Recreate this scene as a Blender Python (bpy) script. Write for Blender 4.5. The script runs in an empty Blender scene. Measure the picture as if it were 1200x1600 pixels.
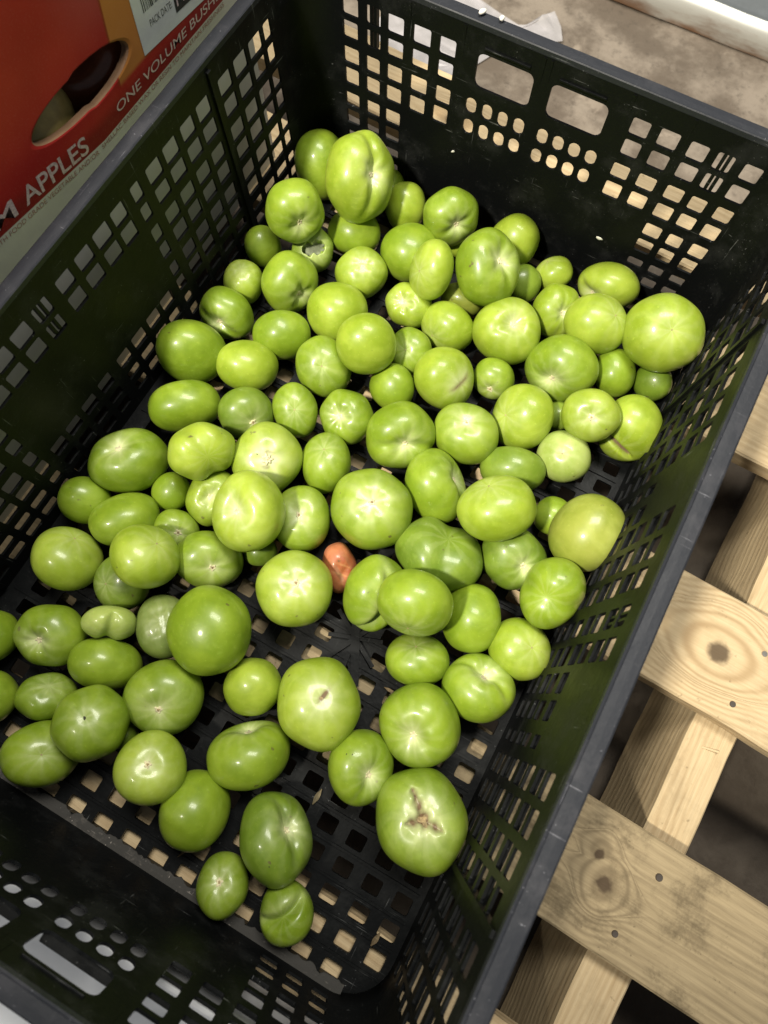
import bpy, bmesh, math, random
from mathutils import Matrix, Vector, noise
from math import sin, cos, pi, exp, sqrt, radians

# ------------------------------------------------------------------ camera, world, lamps
SC = bpy.context.scene
COL = SC.collection
cam_data = bpy.data.cameras.new('camera')
cam = bpy.data.objects.new('camera', cam_data)
COL.objects.link(cam)
cam.matrix_world = Matrix(((0.8757375, -0.4652010, 0.1291195, 0.097525),
                           (0.4827303, 0.8396200, -0.2490173, -0.116875),
                           (0.0074318, 0.2804037, 0.9598534, 0.484265),
                           (0, 0, 0, 1)))
cam_data.sensor_fit = 'VERTICAL'
cam_data.sensor_height = 24.0
cam_data.sensor_width = 18.0
cam_data.lens = 24.0 * 1026.5 / 1600.0
cam_data.clip_start = 0.01
cam_data.clip_end = 50
cam_data.dof.use_dof = True
cam_data.dof.focus_distance = 0.47
cam_data.dof.aperture_fstop = 5.6
SC.camera = cam

world = bpy.data.worlds.new('World')
SC.world = world
world.use_nodes = True
world.node_tree.nodes['Background'].inputs[0].default_value = (0.82, 0.90, 1.0, 1)
world.node_tree.nodes['Background'].inputs[1].default_value = 0.125

def aim(o, target):
    d = Vector(target) - o.location
    o.rotation_euler = d.to_track_quat('-Z', 'Y').to_euler()

def lamp(name, kind, loc, target, energy, color, **kw):
    d = bpy.data.lights.new(name, kind)
    o = bpy.data.objects.new(name, d)
    COL.objects.link(o)
    o.location = loc
    d.energy = energy
    d.color = color
    for k, v in kw.items():
        setattr(d, k, v)
    aim(o, target)
    return o

# warehouse lamp behind the photographer's left shoulder; its cone fades out over the near end of the crate
lamp('ceiling_spot_lamp', 'SPOT', (-0.56, -0.88, 1.86), (0.34, 0.76, 0.0), 300, (1.0, 0.93, 0.78),
     spot_size=radians(43), spot_blend=0.5, shadow_soft_size=0.09)
# long soft ceiling light beyond the far end of the crate
lamp('ceiling_panel_lamp', 'AREA', (-0.06, 0.62, 1.75), (0.05, 0.0, 0.0), 35, (1.0, 0.96, 0.86),
     shape='RECTANGLE', size=0.9, size_y=0.45)
SC.view_settings.view_transform = 'Standard'
SC.view_settings.look = 'None'
SC.view_settings.exposure = 0.0
SC.view_settings.gamma = 1.0

# ------------------------------------------------------------------ helpers
def mesh_obj(name, verts, faces, mat, parent=None, smooth=False):
    me = bpy.data.meshes.new(name)
    me.from_pydata(verts, [], faces)
    me.update()
    if smooth:
        me.polygons.foreach_set('use_smooth', [True] * len(me.polygons))
    o = bpy.data.objects.new(name, me)
    COL.objects.link(o)
    if mat:
        me.materials.append(mat)
    if parent:
        o.parent = parent
    return o

def bm_obj(name, bm, mat, parent=None, smooth=False):
    bmesh.ops.recalc_face_normals(bm, faces=bm.faces)
    me = bpy.data.meshes.new(name)
    bm.to_mesh(me)
    bm.free()
    if smooth:
        me.polygons.foreach_set('use_smooth', [True] * len(me.polygons))
    o = bpy.data.objects.new(name, me)
    COL.objects.link(o)
    if mat:
        me.materials.append(mat)
    if parent:
        o.parent = parent
    return o

def empty(name, loc=(0, 0, 0), rz=0.0):
    o = bpy.data.objects.new(name, None)
    COL.objects.link(o)
    o.location = loc
    o.rotation_euler = (0, 0, rz)
    o.empty_display_size = 0.02
    return o

def tag(o, label=None, cat=None, group=None, kind=None):
    if label: o['label'] = label
    if cat: o['category'] = cat
    if group: o['group'] = group
    if kind: o['kind'] = kind
    return o

def box(bm, x0, x1, y0, y1, z0, z1, bev=0.0):
    r = bmesh.ops.create_cube(bm, size=1.0)
    vs = r['verts']
    for v in vs:
        v.co = Vector(((x0 + x1) / 2 + v.co.x * (x1 - x0), (y0 + y1) / 2 + v.co.y * (y1 - y0), (z0 + z1) / 2 + v.co.z * (z1 - z0)))
    if bev > 0:
        es = list({e for v in vs for e in v.link_edges})
        bmesh.ops.bevel(bm, geom=es, offset=bev, segments=2, affect='EDGES', profile=0.5)

# node helpers
def new_mat(name):
    m = bpy.data.materials.new(name)
    m.use_nodes = True
    nt = m.node_tree
    b = nt.nodes['Principled BSDF']
    return m, nt, b

def nd(nt, t, **kw):
    n = nt.nodes.new(t)
    for k, v in kw.items():
        if k.startswith('i_'):
            n.inputs[k[2:].replace('_', ' ')].default_value = v
        else:
            setattr(n, k, v)
    return n

def math_n(nt, op, a, b=None, c=None, clamp=False):
    n = nt.nodes.new('ShaderNodeMath')
    n.operation = op
    n.use_clamp = clamp
    for i, v in enumerate((a, b, c)):
        if v is None: continue
        if isinstance(v, (int, float)): n.inputs[i].default_value = v
        else: nt.links.new(v, n.inputs[i])
    return n.outputs[0]

def mix_c(nt, f, a, b, blend='MIX'):
    n = nt.nodes.new('ShaderNodeMix')
    n.data_type = 'RGBA'
    n.blend_type = blend
    for s, v in ((0, f), (6, a), (7, b)):
        if isinstance(v, (int, float)): n.inputs[s].default_value = v
        elif isinstance(v, tuple): n.inputs[s].default_value = (*v, 1) if len(v) == 3 else v
        else: nt.links.new(v, n.inputs[s])
    return n.outputs[2]

def ramp(nt, f, lo, hi):
    n = nt.nodes.new('ShaderNodeMapRange')
    n.interpolation_type = 'SMOOTHSTEP'
    n.inputs[1].default_value = lo
    n.inputs[2].default_value = hi
    nt.links.new(f, n.inputs[0])
    return n.outputs[0]

def noise_n(nt, vec, scale, detail=3.0, rough=0.5, dist=0.0):
    n = nt.nodes.new('ShaderNodeTexNoise')
    n.inputs['Scale'].default_value = scale
    n.inputs['Detail'].default_value = detail
    n.inputs['Roughness'].default_value = rough
    n.inputs['Distortion'].default_value = dist
    if vec is not None: nt.links.new(vec, n.inputs['Vector'])
    return n.outputs['Fac']

def coords(nt):
    return nt.nodes.new('ShaderNodeTexCoord').outputs['Object']

def stretched(nt, vec, sx, sy, sz, loc=(0, 0, 0)):
    m = nt.nodes.new('ShaderNodeMapping')
    m.inputs['Scale'].default_value = (sx, sy, sz)
    m.inputs['Location'].default_value = loc
    nt.links.new(vec, m.inputs['Vector'])
    return m.outputs[0]

def bump(nt, h, b, dist=0.001, strength=0.5):
    n = nt.nodes.new('ShaderNodeBump')
    n.inputs['Strength'].default_value = strength
    n.inputs['Distance'].default_value = dist
    nt.links.new(h, n.inputs['Height'])
    nt.links.new(n.outputs[0], b.inputs['Normal'])

# ------------------------------------------------------------------ materials
def plastic(name, col, dusty, rough=0.42, dust_amt=0.5, spec=0.14):
    m, nt, b = new_mat(name)
    c = coords(nt)
    n1 = noise_n(nt, c, 34, 5, 0.65)
    n2 = noise_n(nt, stretched(nt, c, 160, 420, 160), 1.0, 4, 0.6)
    f = math_n(nt, 'MULTIPLY', ramp(nt, n1, 0.50, 0.72), dust_amt)
    base = mix_c(nt, f, col, dusty)
    base = mix_c(nt, math_n(nt, 'MULTIPLY', ramp(nt, n2, 0.62, 0.8), dust_amt * 0.7), base, dusty)
    for k, (sx, sy, sz) in enumerate(((900, 30, 900), (30, 900, 500), (500, 700, 25))):
        s = noise_n(nt, stretched(nt, c, sx, sy, sz, (k * 3.3, k * 1.7, 0)), 1.0, 2, 0.5)
        base = mix_c(nt, math_n(nt, 'MULTIPLY', math_n(nt, 'MULTIPLY', ramp(nt, s, 0.70, 0.78), ramp(nt, n1, 0.42, 0.6)), 0.8), base, tuple(min(1, v * 4 + .03) for v in dusty))
    nt.links.new(base, b.inputs['Base Color'])
    r = math_n(nt, 'MULTIPLY_ADD', n1, 0.35, rough - 0.12)
    nt.links.new(r, b.inputs['Roughness'])
    b.inputs['Specular IOR Level'].default_value = spec
    bump(nt, noise_n(nt, c, 260, 4, 0.6), b, 0.0006, 0.35)
    return m

M_BLACK = plastic('black_crate_plastic', (0.0040, 0.0046, 0.0050), (0.030, 0.031, 0.031), 0.40, 0.42)
M_RIM = plastic('worn_rim_plastic', (0.020, 0.022, 0.028), (0.050, 0.050, 0.058), 0.45, 0.6, 0.26)
M_SCUFF = plastic('scuffed_edge_plastic', (0.05, 0.048, 0.045), (0.20, 0.18, 0.16), 0.8, 1.0)

def wood(name, c_lo, c_hi, c_dark, knots, freq=260, stain=0.4):
    """grain runs along local x; knots: (x, y, size, width)"""
    m, nt, b = new_mat(name)
    c = coords(nt)
    warp = noise_n(nt, stretched(nt, c, 5, 16, 16), 1.0, 3, 0.5)
    sep = nt.nodes.new('ShaderNodeSeparateXYZ')
    nt.links.new(c, sep.inputs[0])
    x, y, z = sep.outputs
    yw = math_n(nt, 'ADD', math_n(nt, 'MULTIPLY_ADD', warp, 0.030, -0.015), math_n(nt, 'ADD', y, math_n(nt, 'MULTIPLY', z, 0.6)))
    phase = yw
    dark = None
    near = None
    for kx, ky, a, w in knots:
        dy = math_n(nt, 'SUBTRACT', yw, ky)
        dx = math_n(nt, 'DIVIDE', math_n(nt, 'SUBTRACT', x, kx), w)
        g = math_n(nt, 'MULTIPLY', math_n(nt, 'EXPONENT', math_n(nt, 'MULTIPLY', math_n(nt, 'MULTIPLY', dx, dx), -1.0)), a * a)
        F = math_n(nt, 'SUBTRACT', math_n(nt, 'MULTIPLY', dy, dy), g)
        ph = math_n(nt, 'MULTIPLY', math_n(nt, 'SIGN', F), math_n(nt, 'SQRT', math_n(nt, 'ABSOLUTE', F)))
        phase = ph if dark is None else math_n(nt, 'MINIMUM', phase, ph)
        # the knot itself: a dark core
        dx2 = math_n(nt, 'SUBTRACT', x, kx)
        dy2 = math_n(nt, 'SUBTRACT', y, ky)
        dd = math_n(nt, 'SQRT', math_n(nt, 'ADD', math_n(nt, 'MULTIPLY', dx2, dx2), math_n(nt, 'MULTIPLY', dy2, dy2)))
        dd = math_n(nt, 'ADD', dd, math_n(nt, 'MULTIPLY_ADD', noise_n(nt, c, 180, 2, 0.5), 0.006, -0.003))
        core = math_n(nt, 'SUBTRACT', 1.0, ramp(nt, dd, a * 0.16, a * 0.36))
        dark = core if dark is None else math_n(nt, 'MAXIMUM', dark, core)
        nr = math_n(nt, 'SUBTRACT', 1.0, ramp(nt, dd, a * 0.6, a * 2.4))
        near = nr if near is None else math_n(nt, 'MAXIMUM', near, nr)
    ringw = math_n(nt, 'SINE', math_n(nt, 'MULTIPLY', phase, freq * 4.0))
    rings = math_n(nt, 'MULTIPLY_ADD', ringw, 0.5, 0.5)
    rings = math_n(nt, 'POWER', rings, 1.6)
    fine = noise_n(nt, stretched(nt, c, 26, 620, 620), 1.0, 4, 0.6)
    patch = noise_n(nt, stretched(nt, c, 14, 40, 40), 1.0, 4, 0.6)
    col = mix_c(nt, math_n(nt, 'MULTIPLY', ramp(nt, fine, 0.3, 0.75), 0.6), c_hi, c_lo)
    grainf = math_n(nt, 'MULTIPLY', math_n(nt, 'MULTIPLY', rings, math_n(nt, 'MAXIMUM', ramp(nt, patch, 0.3, 0.7), near if near is not None else 0.0)), 0.42 if near is None else math_n(nt, 'MULTIPLY_ADD', near, 0.24, 0.40))
    col = mix_c(nt, grainf, col, c_dark)
    st = noise_n(nt, c, 24, 6, 0.72)
    col = mix_c(nt, math_n(nt, 'MULTIPLY', ramp(nt, st, 0.48, 0.72), stain), col, tuple(v * 0.42 for v in c_lo))
    sp = noise_n(nt, c, 190, 3, 0.6)
    col = mix_c(nt, math_n(nt, 'MULTIPLY', ramp(nt, sp, 0.66, 0.76), 0.45), col, tuple(v * 0.35 for v in c_lo))
    if dark is not None:
        col = mix_c(nt, math_n(nt, 'MULTIPLY', dark, 0.86), col, (0.055, 0.035, 0.022))
    nt.links.new(col, b.inputs['Base Color'])
    b.inputs['Roughness'].default_value = 0.78
    b.inputs['Specular IOR Level'].default_value = 0.25
    h = math_n(nt, 'ADD', math_n(nt, 'MULTIPLY', fine, 0.7), math_n(nt, 'MULTIPLY', rings, 0.3))
    bump(nt, h, b, 0.0009, 0.6)
    return m

W_LO, W_HI, W_DK = (0.44, 0.322, 0.180), (0.56, 0.440, 0.272), (0.29, 0.188, 0.092)
G_LO, G_HI, G_DK = (0.225, 0.170, 0.098), (0.39, 0.307, 0.185), (0.15, 0.112, 0.066)

def concrete(name, c0, c1, scale=6):
    m, nt, b = new_mat(name)
    c = coords(nt)
    n1 = noise_n(nt, c, scale, 8, 0.68)
    n2 = noise_n(nt, c, scale * 14, 6, 0.7)
    n3 = noise_n(nt, c, scale * 2.3, 4, 0.6, 0.6)
    col = mix_c(nt, ramp(nt, n1, 0.40, 0.60), c0, c1)
    col = mix_c(nt, math_n(nt, 'MULTIPLY', ramp(nt, n2, 0.5, 0.72), 0.5), col, tuple(v * 0.45 for v in c0))
    col = mix_c(nt, math_n(nt, 'MULTIPLY', ramp(nt, n3, 0.62, 0.72), 0.45), col, tuple(min(1, v * 1.5) for v in c1))
    # pallet shade painted into the floor colour, with a wavering far edge
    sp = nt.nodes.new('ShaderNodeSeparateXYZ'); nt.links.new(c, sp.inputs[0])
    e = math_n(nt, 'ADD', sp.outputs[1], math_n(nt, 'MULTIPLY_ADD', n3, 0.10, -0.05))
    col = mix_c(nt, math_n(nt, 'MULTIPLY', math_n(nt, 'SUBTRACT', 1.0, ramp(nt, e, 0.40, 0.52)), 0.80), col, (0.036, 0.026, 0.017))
    nt.links.new(col, b.inputs['Base Color'])
    b.inputs['Roughness'].default_value = 0.8
    bump(nt, n2, b, 0.002, 0.5)
    return m

M_FLOOR = concrete('dirty_shaded_concrete', (0.125, 0.098, 0.074), (0.270, 0.225, 0.180), 7)

def plain(name, col, rough=0.6, metal=0.0, nscale=40, var=0.12, bscale=None):
    m, nt, b = new_mat(name)
    c = coords(nt)
    n1 = noise_n(nt, c, nscale, 5, 0.6)
    base = mix_c(nt, ramp(nt, n1, 0.3, 0.7), tuple(v * (1 - var) for v in col), tuple(min(1, v * (1 + var)) for v in col))
    nt.links.new(base, b.inputs['Base Color'])
    b.inputs['Roughness'].default_value = rough
    b.inputs['Metallic'].default_value = metal
    bump(nt, noise_n(nt, c, bscale or nscale * 8, 3, 0.6), b, 0.0004, 0.25)
    return m

# ------------------------------------------------------------------ the ground
gm = bmesh.new()
bmesh.ops.create_grid(gm, x_segments=60, y_segments=60, size=4.0)
for v in gm.verts:
    v.co.z = -0.150 + 0.0015 * noise.noise(v.co * 6)
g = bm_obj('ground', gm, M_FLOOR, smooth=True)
tag(g, kind='structure')

# ------------------------------------------------------------------ pallet
PAL = empty('wooden_pallet', (0.0, 0.0, -0.150))
tag(PAL, 'pale wooden pallet with spaced knotty deck boards under the black crate', 'pallet')
PROT = radians(-2.7)
PZ = -0.0075
def pal_board(name, cx, cy, lx, ly, z0, z1, mat, seed, knots_loc=None):
    """board centred on (cx, cy); grain along its long side (local x)"""
    bm = bmesh.new()
    n = 60
    hl, hw = lx / 2, ly / 2
    prof = [(-hw, z0), (-hw, z1 - 0.0015), (-hw + 0.0015, z1), (-hw * .5, z1), (0, z1), (hw * .5, z1), (hw - 0.0015, z1), (hw, z1 - 0.0015), (hw, z0)]
    rings = []
    for i in range(n + 1):
        x = -hl + lx * i / n
        row = []
        for (y, z) in prof:
            k = noise.noise(Vector((x * 14 + seed, y * 3, 5.1)))
            k2 = noise.noise(Vector((x * 60 + seed, y * 9, 2.1)))
            wob = (0.0016 * k + 0.0006 * k2) * (1 if abs(y) > hw * .8 else 0)
            row.append(bm.verts.new((x, y + wob, z + 0.0005 * k)))
        rings.append(row)
    for i in range(n):
        for j in range(len(prof)):
            a, b_ = rings[i][j], rings[i + 1][j]
            j2 = (j + 1) % len(prof)
            bm.faces.new((a, b_, rings[i + 1][j2], rings[i][j2]))
    bm.faces.new(rings[0]); bm.faces.new(rings[-1])
    o = bm_obj(name, bm, mat, PAL)
    return o
c_, s_ = cos(PROT), sin(PROT)
def deck(cx, cy, w, mat, seed, x0=-0.62, x1=0.62):
    # (cx, cy): a point of the board's centre line
    mx = (x0 + x1) / 2
    my = cy + (mx - cx) * math.tan(PROT)
    o = pal_board('deck_board', mx, my, x1 - x0, w, PZ - 0.016, PZ, mat, seed)
    o.location = (mx, my, 0.150)
    o.rotation_euler = (0, 0, PROT)
    return o, mx, my
def to_local(o_x, o_y, wx, wy):
    dx, dy = wx - o_x, wy - o_y
    return (dx * c_ + dy * s_, -dx * s_ + dy * c_)
DECKS = [ (0.2565, 0.0375, 0.089, [((0.299, 0.036), 0.030, 0.045)], 'bright'),
          (0.2585, -0.1415, 0.085, [((0.286, -0.146), 0.020, 0.016), ((0.276, -0.130), 0.013, 0.012)], 'grey'),
          (0.2565, 0.2365, 0.089, [((0.36, 0.21), 0.02, 0.05)], 'bright'),
          (0.2565, 0.372, 0.080, [((-0.1, 0.38), 0.02, 0.05)], 'bright'),
          (0.2585, -0.294, 0.092, [((0.05, -0.28), 0.018, 0.05)], 'bright'),
          (0.2585, -0.47, 0.089, [], 'grey') ]
for k, (cx, cy, w, kn, tone) in enumerate(DECKS):
    mx = 0.0
    my = cy + (mx - cx) * math.tan(PROT)
    kl = []
    for (wp, a, ww) in kn:
        lx, ly = to_local(mx, my, *wp)
        kl.append((lx, ly, a, ww))
    mat = wood('pine_board_%d' % k, *( (W_LO, W_HI, W_DK) if tone == 'bright' else (G_LO, G_HI, G_DK)), kl,
               freq=230, stain=0.25 if tone == 'bright' else 0.75)
    deck(cx, cy, w, mat, k * 7.3)
M_STR = wood('pine_stringer', W_LO, W_HI, W_DK, [], freq=300, stain=0.3)
for sx, seed in ((0.3215, 1.5), (-0.05, 8.1), (-0.43, 4.4)):
    # stringers run across the boards (local x of the mesh lies along world y)
    o = pal_board('stringer', 0, 0, 1.00, 0.033, PZ - 0.1215, PZ - 0.0165, M_STR, seed)
    o.rotation_euler = (0, 0, PROT + pi / 2)
    o.location = (sx, 0.0 - 0.06, 0.150)
M_BOT = wood('pine_bottom_board', G_LO, G_HI, G_DK, [], freq=300, stain=0.5)
for by in (-0.34,):
    o = pal_board('bottom_board', 0, 0, 1.24, 0.09, PZ - 0.1375, PZ - 0.122, M_BOT, by * 9)
    o.location = (0, by, 0.150); o.rotation_euler = (0, 0, PROT)
M_NAIL = plain('rusty_nail', (0.13, 0.11, 0.095), 0.55, 0.7)
M_NAILB = plain('bright_nail', (0.62, 0.58, 0.52), 0.35, 0.9)
for (nx, ny, r, mt) in ((0.329, 0.051, 0.0026, M_NAILB), (0.321, 0.006, 0.0026, M_NAIL), (0.317, -0.124, 0.0028, M_NAIL),
                        (0.304, -0.169, 0.0024, M_NAIL), (0.340, 0.037, 0.003, M_NAIL)):
    bm = bmesh.new()
    bmesh.ops.create_cone(bm, cap_ends=True, segments=14, radius1=r, radius2=r * 0.8, depth=0.0012)
    o = bm_obj('nail', bm, mt, PAL)
    o.location = (nx, ny, PZ + 0.150 + 0.0002)
    o.rotation_euler = (0.05, 0.06, 0)
# a wood splinter standing off the stringer
bm = bmesh.new(); box(bm, -0.006, 0.006, -0.0008, 0.0008, 0, 0.0012, 0.0003)
o = bm_obj('splinter', bm, M_STR, PAL); o.location = (0.325, -0.028, PZ - 0.0163 + 0.150); o.rotation_euler = (0, -0.15, 0.2)

# ------------------------------------------------------------------ the crate
CR = empty('plastic_crate', (0, 0, -0.0073))
tag(CR, 'black perforated plastic crate holding the green tomatoes, grey worn rim', 'crate')
CZ = 0.0073
H = 0.16345
HXF, HYF = 0.18316, 0.28257        # inner half sizes at the floor
HXT, HYT = 0.18878, 0.28669        # inner half sizes at the rim
RC = 0.030
def wx(z): return HXF + (HXT - HXF) * z / H
def wy(z): return HYF + (HYT - HYF) * z / H

def panel(bm, mapf, us, vs, holes, th, rr=0.0022, seed=0):
    """perforated sheet: us, vs break lines; holes {(i,j): radius or (inset,radius)}"""
    nu, nv = len(us), len(vs)
    F = [[bm.verts.new(mapf(us[i], vs[j], 0)) for j in range(nv)] for i in range(nu)]
    B = [[bm.verts.new(mapf(us[i], vs[j], th)) for j in range(nv)] for i in range(nu)]
    rnd = random.Random(seed)
    for i in range(nu - 1):
        for j in range(nv - 1):
            f = (F[i][j], F[i + 1][j], F[i + 1][j + 1], F[i][j + 1])
            b = (B[i][j], B[i + 1][j], B[i + 1][j + 1], B[i][j + 1])
            h = holes.get((i, j))
            if h is None:
                bm.faces.new(f); bm.faces.new(b[::-1])
                continue
            inset, r0 = h if isinstance(h, tuple) else (0.0004, h)
            x0, x1, y0, y1 = us[i] + inset, us[i + 1] - inset, vs[j] + inset, vs[j + 1] - inset
            ins = [rnd.uniform(-.0003, .0004) for _ in range(4)]
            x0 += ins[0]; x1 -= ins[1]; y0 += ins[2]; y1 -= ins[3]
            r = min(r0, (x1 - x0) / 2 * .98, (y1 - y0) / 2 * .98)
            ccs = [(x0 + r, y0 + r, pi), (x1 - r, y0 + r, 1.5 * pi), (x1 - r, y1 - r, 0), (x0 + r, y1 - r, .5 * pi)]
            K = 4
            loops = []
            for w_ in (0, th):
                arcs = []
                for (ax, ay, a0) in ccs:
                    arcs.append([bm.verts.new(mapf(ax + r * cos(a0 + k / K * pi / 2), ay + r * sin(a0 + k / K * pi / 2), w_)) for k in range(K + 1)])
                loops.append(arcs)
            for q, (arcs, cor) in enumerate(zip(loops, (f, b))):
                for c in range(4):
                    A = arcs[c]; N = arcs[(c + 1) % 4]
                    for k in range(K):
                        bm.faces.new((cor[c], A[k], A[k + 1]))
                    bm.faces.new((cor[c], A[K], N[0], cor[(c + 1) % 4]))
            fl = [v for a in loops[0] for v in a]; bl = [v for a in loops[1] for v in a]
            n = len(fl)
            for k in range(n):
                bm.faces.new((fl[k], fl[(k + 1) % n], bl[(k + 1) % n], bl[k]))
    for i in range(nu - 1):
        bm.faces.new((F[i][0], B[i][0], B[i + 1][0], F[i + 1][0]))
        bm.faces.new((F[i][-1], F[i + 1][-1], B[i + 1][-1], B[i][-1]))
    for j in range(nv - 1):
        bm.faces.new((F[0][j], F[0][j + 1], B[0][j + 1], B[0][j]))
        bm.faces.new((F[-1][j], B[-1][j], B[-1][j + 1], F[-1][j + 1]))

def breaks(lo, hi, spans):
    out = [lo]
    for a, b in spans:
        if a - out[-1] > 1e-5: out.append(a)
        out.append(b)
    if hi - out[-1] > 1e-5: out.append(hi)
    idx = {}
    for k, (a, b) in enumerate(spans):
        idx[k] = min(range(len(out) - 1), key=lambda i: abs(out[i] - a))
    return out, idx

ROWS = [(.0120, .0218), (.0272, .0368), (.0434, .0568), (.0596, .0728), (.0792, .0932), (.0964, .1098), (.1158, .1294), (.1325, .1462)]
TW = 0.0017
# --- end walls (back and front) ------------------------------------------------
def end_wall(sgn):
    mapf = lambda u, v, w: (u, sgn * (wy(v) + w), v + CZ)
    up = 0 if sgn > 0 else .0035
    bm = bmesh.new()
    cols = [(.065, .078), (.0845, .0985), (.1055, .1190), (.1240, .1365), (.1425, .1555)]
    # grilles both sides, full height columns
    for side in (-1, 1):
        cs = sorted([(side * a, side * b) if side > 0 else (side * b, side * a) for a, b in cols])
        lo, hi = (.0585, HXT - RC + .003) if side > 0 else (-(HXT - RC + .003), -.0585)
        us, ui = breaks(lo, hi, cs)
        vs, vi = breaks(0, H - .003, ROWS)
        holes = {}
        for ci, c in enumerate(cs):
            k = ci if side > 0 else 4 - ci          # 0 = nearest the middle
            for r in range(8):
                if k < 2 and r < 4: continue
                if k in (3,) and r < 4 and r % 2 == 0 and False: continue
                holes[(ui[ci], vi[r])] = .0016
        panel(bm, mapf, us, vs, holes, TW, seed=3 + side)
    # middle with two hand holes and rows of small ovals
    dots = [x for x in (-.0478, -.0350, -.0222, -.0094, .0094, .0222, .0350, .0478)]
    ds = [(d - .0045, d + .0045) for d in dots]
    us, ui = breaks(-.0585, .0585, ds)
    vs, vi = breaks(0, .1155, [(.0805 + up, .0940 + up), (.0975 + up, .1110 + up)])
    holes = {}
    for k in range(8):
        for r in range(2):
            holes[(ui[k], vi[r])] = .0042
    panel(bm, mapf, us, vs, holes, TW, seed=9)
    us, ui = breaks(-.0585, .0585, [(-.0490, -.0060), (.0060, .0490)])
    vs, vi = breaks(.1155, H - .003, [(.1200, .1455)])
    panel(bm, mapf, us, vs, {(ui[0], vi[0]): .0050, (ui[1], vi[0]): .0050}, TW, seed=10)
    # outside ribs
    for z in (.1130, .0765, .0402):
        for (a, b) in ((-.153, -.0595), (.0595, .153)):
            box(bm, a, b, *sorted((sgn * (wy(z) + TW - .0002), sgn * (wy(z) + TW + .0022))), z - .001 + CZ, z + .001 + CZ)
    for x in (-.0605, -.0025, .0025, .0605, .1018, -.1018):
        box(bm, x - .001, x + .001, *sorted((sgn * (wy(.05) + TW + .0005), sgn * (wy(H) + TW + .0022))), .004 + CZ, H - .004 + CZ)
    # double bars in the split column (top two rows)
    for side in (-1, 1):
        for x in (.1288, .1322):
            box(bm, side * x - .0011, side * x + .0011, *sorted((sgn * (wy(.14) + .0003), sgn * (wy(.14) + .0042))), .1150 + CZ, .1475 + CZ)
    # raised bead over each hand hole
    for x in (-.0275, .0275):
        box(bm, x - .017, x + .017, *sorted((sgn * (wy(.149) - .0012), sgn * (wy(.149) + .001))), .1485 + CZ, .1502 + CZ, .0004)
    if sgn < 0:      # moulded grip lip under each hand hole
        for x in (-.0275, .0275):
            box(bm, x - .0212, x + .0212, -(HYT + TW + .0050), -(wy(.12) + TW * .5), .1165 + CZ, .1188 + CZ, .0006)
    return bm_obj('end_wall', bm, M_BLACK, CR)
end_wall(1); end_wall(-1)

# --- long walls -----------------------------------------------------------------
def long_wall(sgn):
    mapf = lambda u, v, w: (sgn * (wx(v) + w), u, v + CZ)
    bm = bmesh.new()
    pos = [(.002, .015), (.0208, .0345), (.0400, .0535), (.0580, .0710), (.0795, .0880), (.0965, .1100), (.1150, .1290), (.1350, .1490), (.1540, .1680),
           (.1800, .1940), (.1990, .2140), (.2180, .2330), (.2365, .2455)]
    off = -.002
    cols = [(a + off, b + off) for a, b in pos] + [(-b - .006 + off, -a - .006 + off) for a, b in pos]
    cols.sort()
    cols = [(a - .0006, b + .0006) for a, b in cols]
    us, ui = breaks(-(HYT - RC + .003), HYT - RC + .003, cols)
    vs, vi = breaks(0, H - .003, ROWS)
    holes = {}
    for ci, (a, b) in enumerate(cols):
        mid = (a + b) / 2
        small = (b - a) < .0088
        for r in range(8):
            if sgn < 0 and -.082 < mid < .076 and 3 <= r <= 5: continue      # blank panel in the middle
            if sgn > 0 and (.045 < mid < .091 or -.102 < mid < -.045) and r >= 5: continue
            if small and r not in (6, 7): continue
            holes[(ui[ci], vi[r])] = (.0004, .004) if small else .0016
    panel(bm, mapf, us, vs, holes, TW, seed=21 + sgn)
    for z in (.1130, .0765, .0402):
        box(bm, *sorted((sgn * (wx(z) + TW - .0002), sgn * (wx(z) + TW + .0022))), -.25, .25, z - .001 + CZ, z + .001 + CZ)
    for y in (.0735, -.0795, .172, -.178, -.004):
        box(bm, *sorted((sgn * (wx(.05) + TW + .0030), sgn * (wx(H) + TW + .0022))), y - .0012, y + .0012, .004 + CZ, H - .004 + CZ)
    # inner raised ribs beside the thick bars
    n0 = len(bm.verts)
    for y in (.1715, -.1775):
        box(bm, *sorted((sgn * (wx(.08) - .0018), sgn * (wx(.08) + .002))), y - .0018, y + .0018, .006 + CZ, H - .006 + CZ)
    shear(bm, n0, sgn, 0, wx, .08)
    # double bars in the split column beside the middle
    for y in (-.0145, -.0185):
        box(bm, *sorted((sgn * (wx(.14) + .0003), sgn * (wx(.14) + .004))), y - .0009, y + .0009, .1150 + CZ, .1475 + CZ)
    return bm_obj('long_wall', bm, M_BLACK, CR)
def shear(bm, n0, sgn, axis, fn, zref):
    bm.verts.ensure_lookup_table()
    for v in bm.verts[n0:]:
        v.co[axis] += sgn * (fn(v.co.z - CZ) - fn(zref))
long_wall(1); long_wall(-1)

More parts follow.
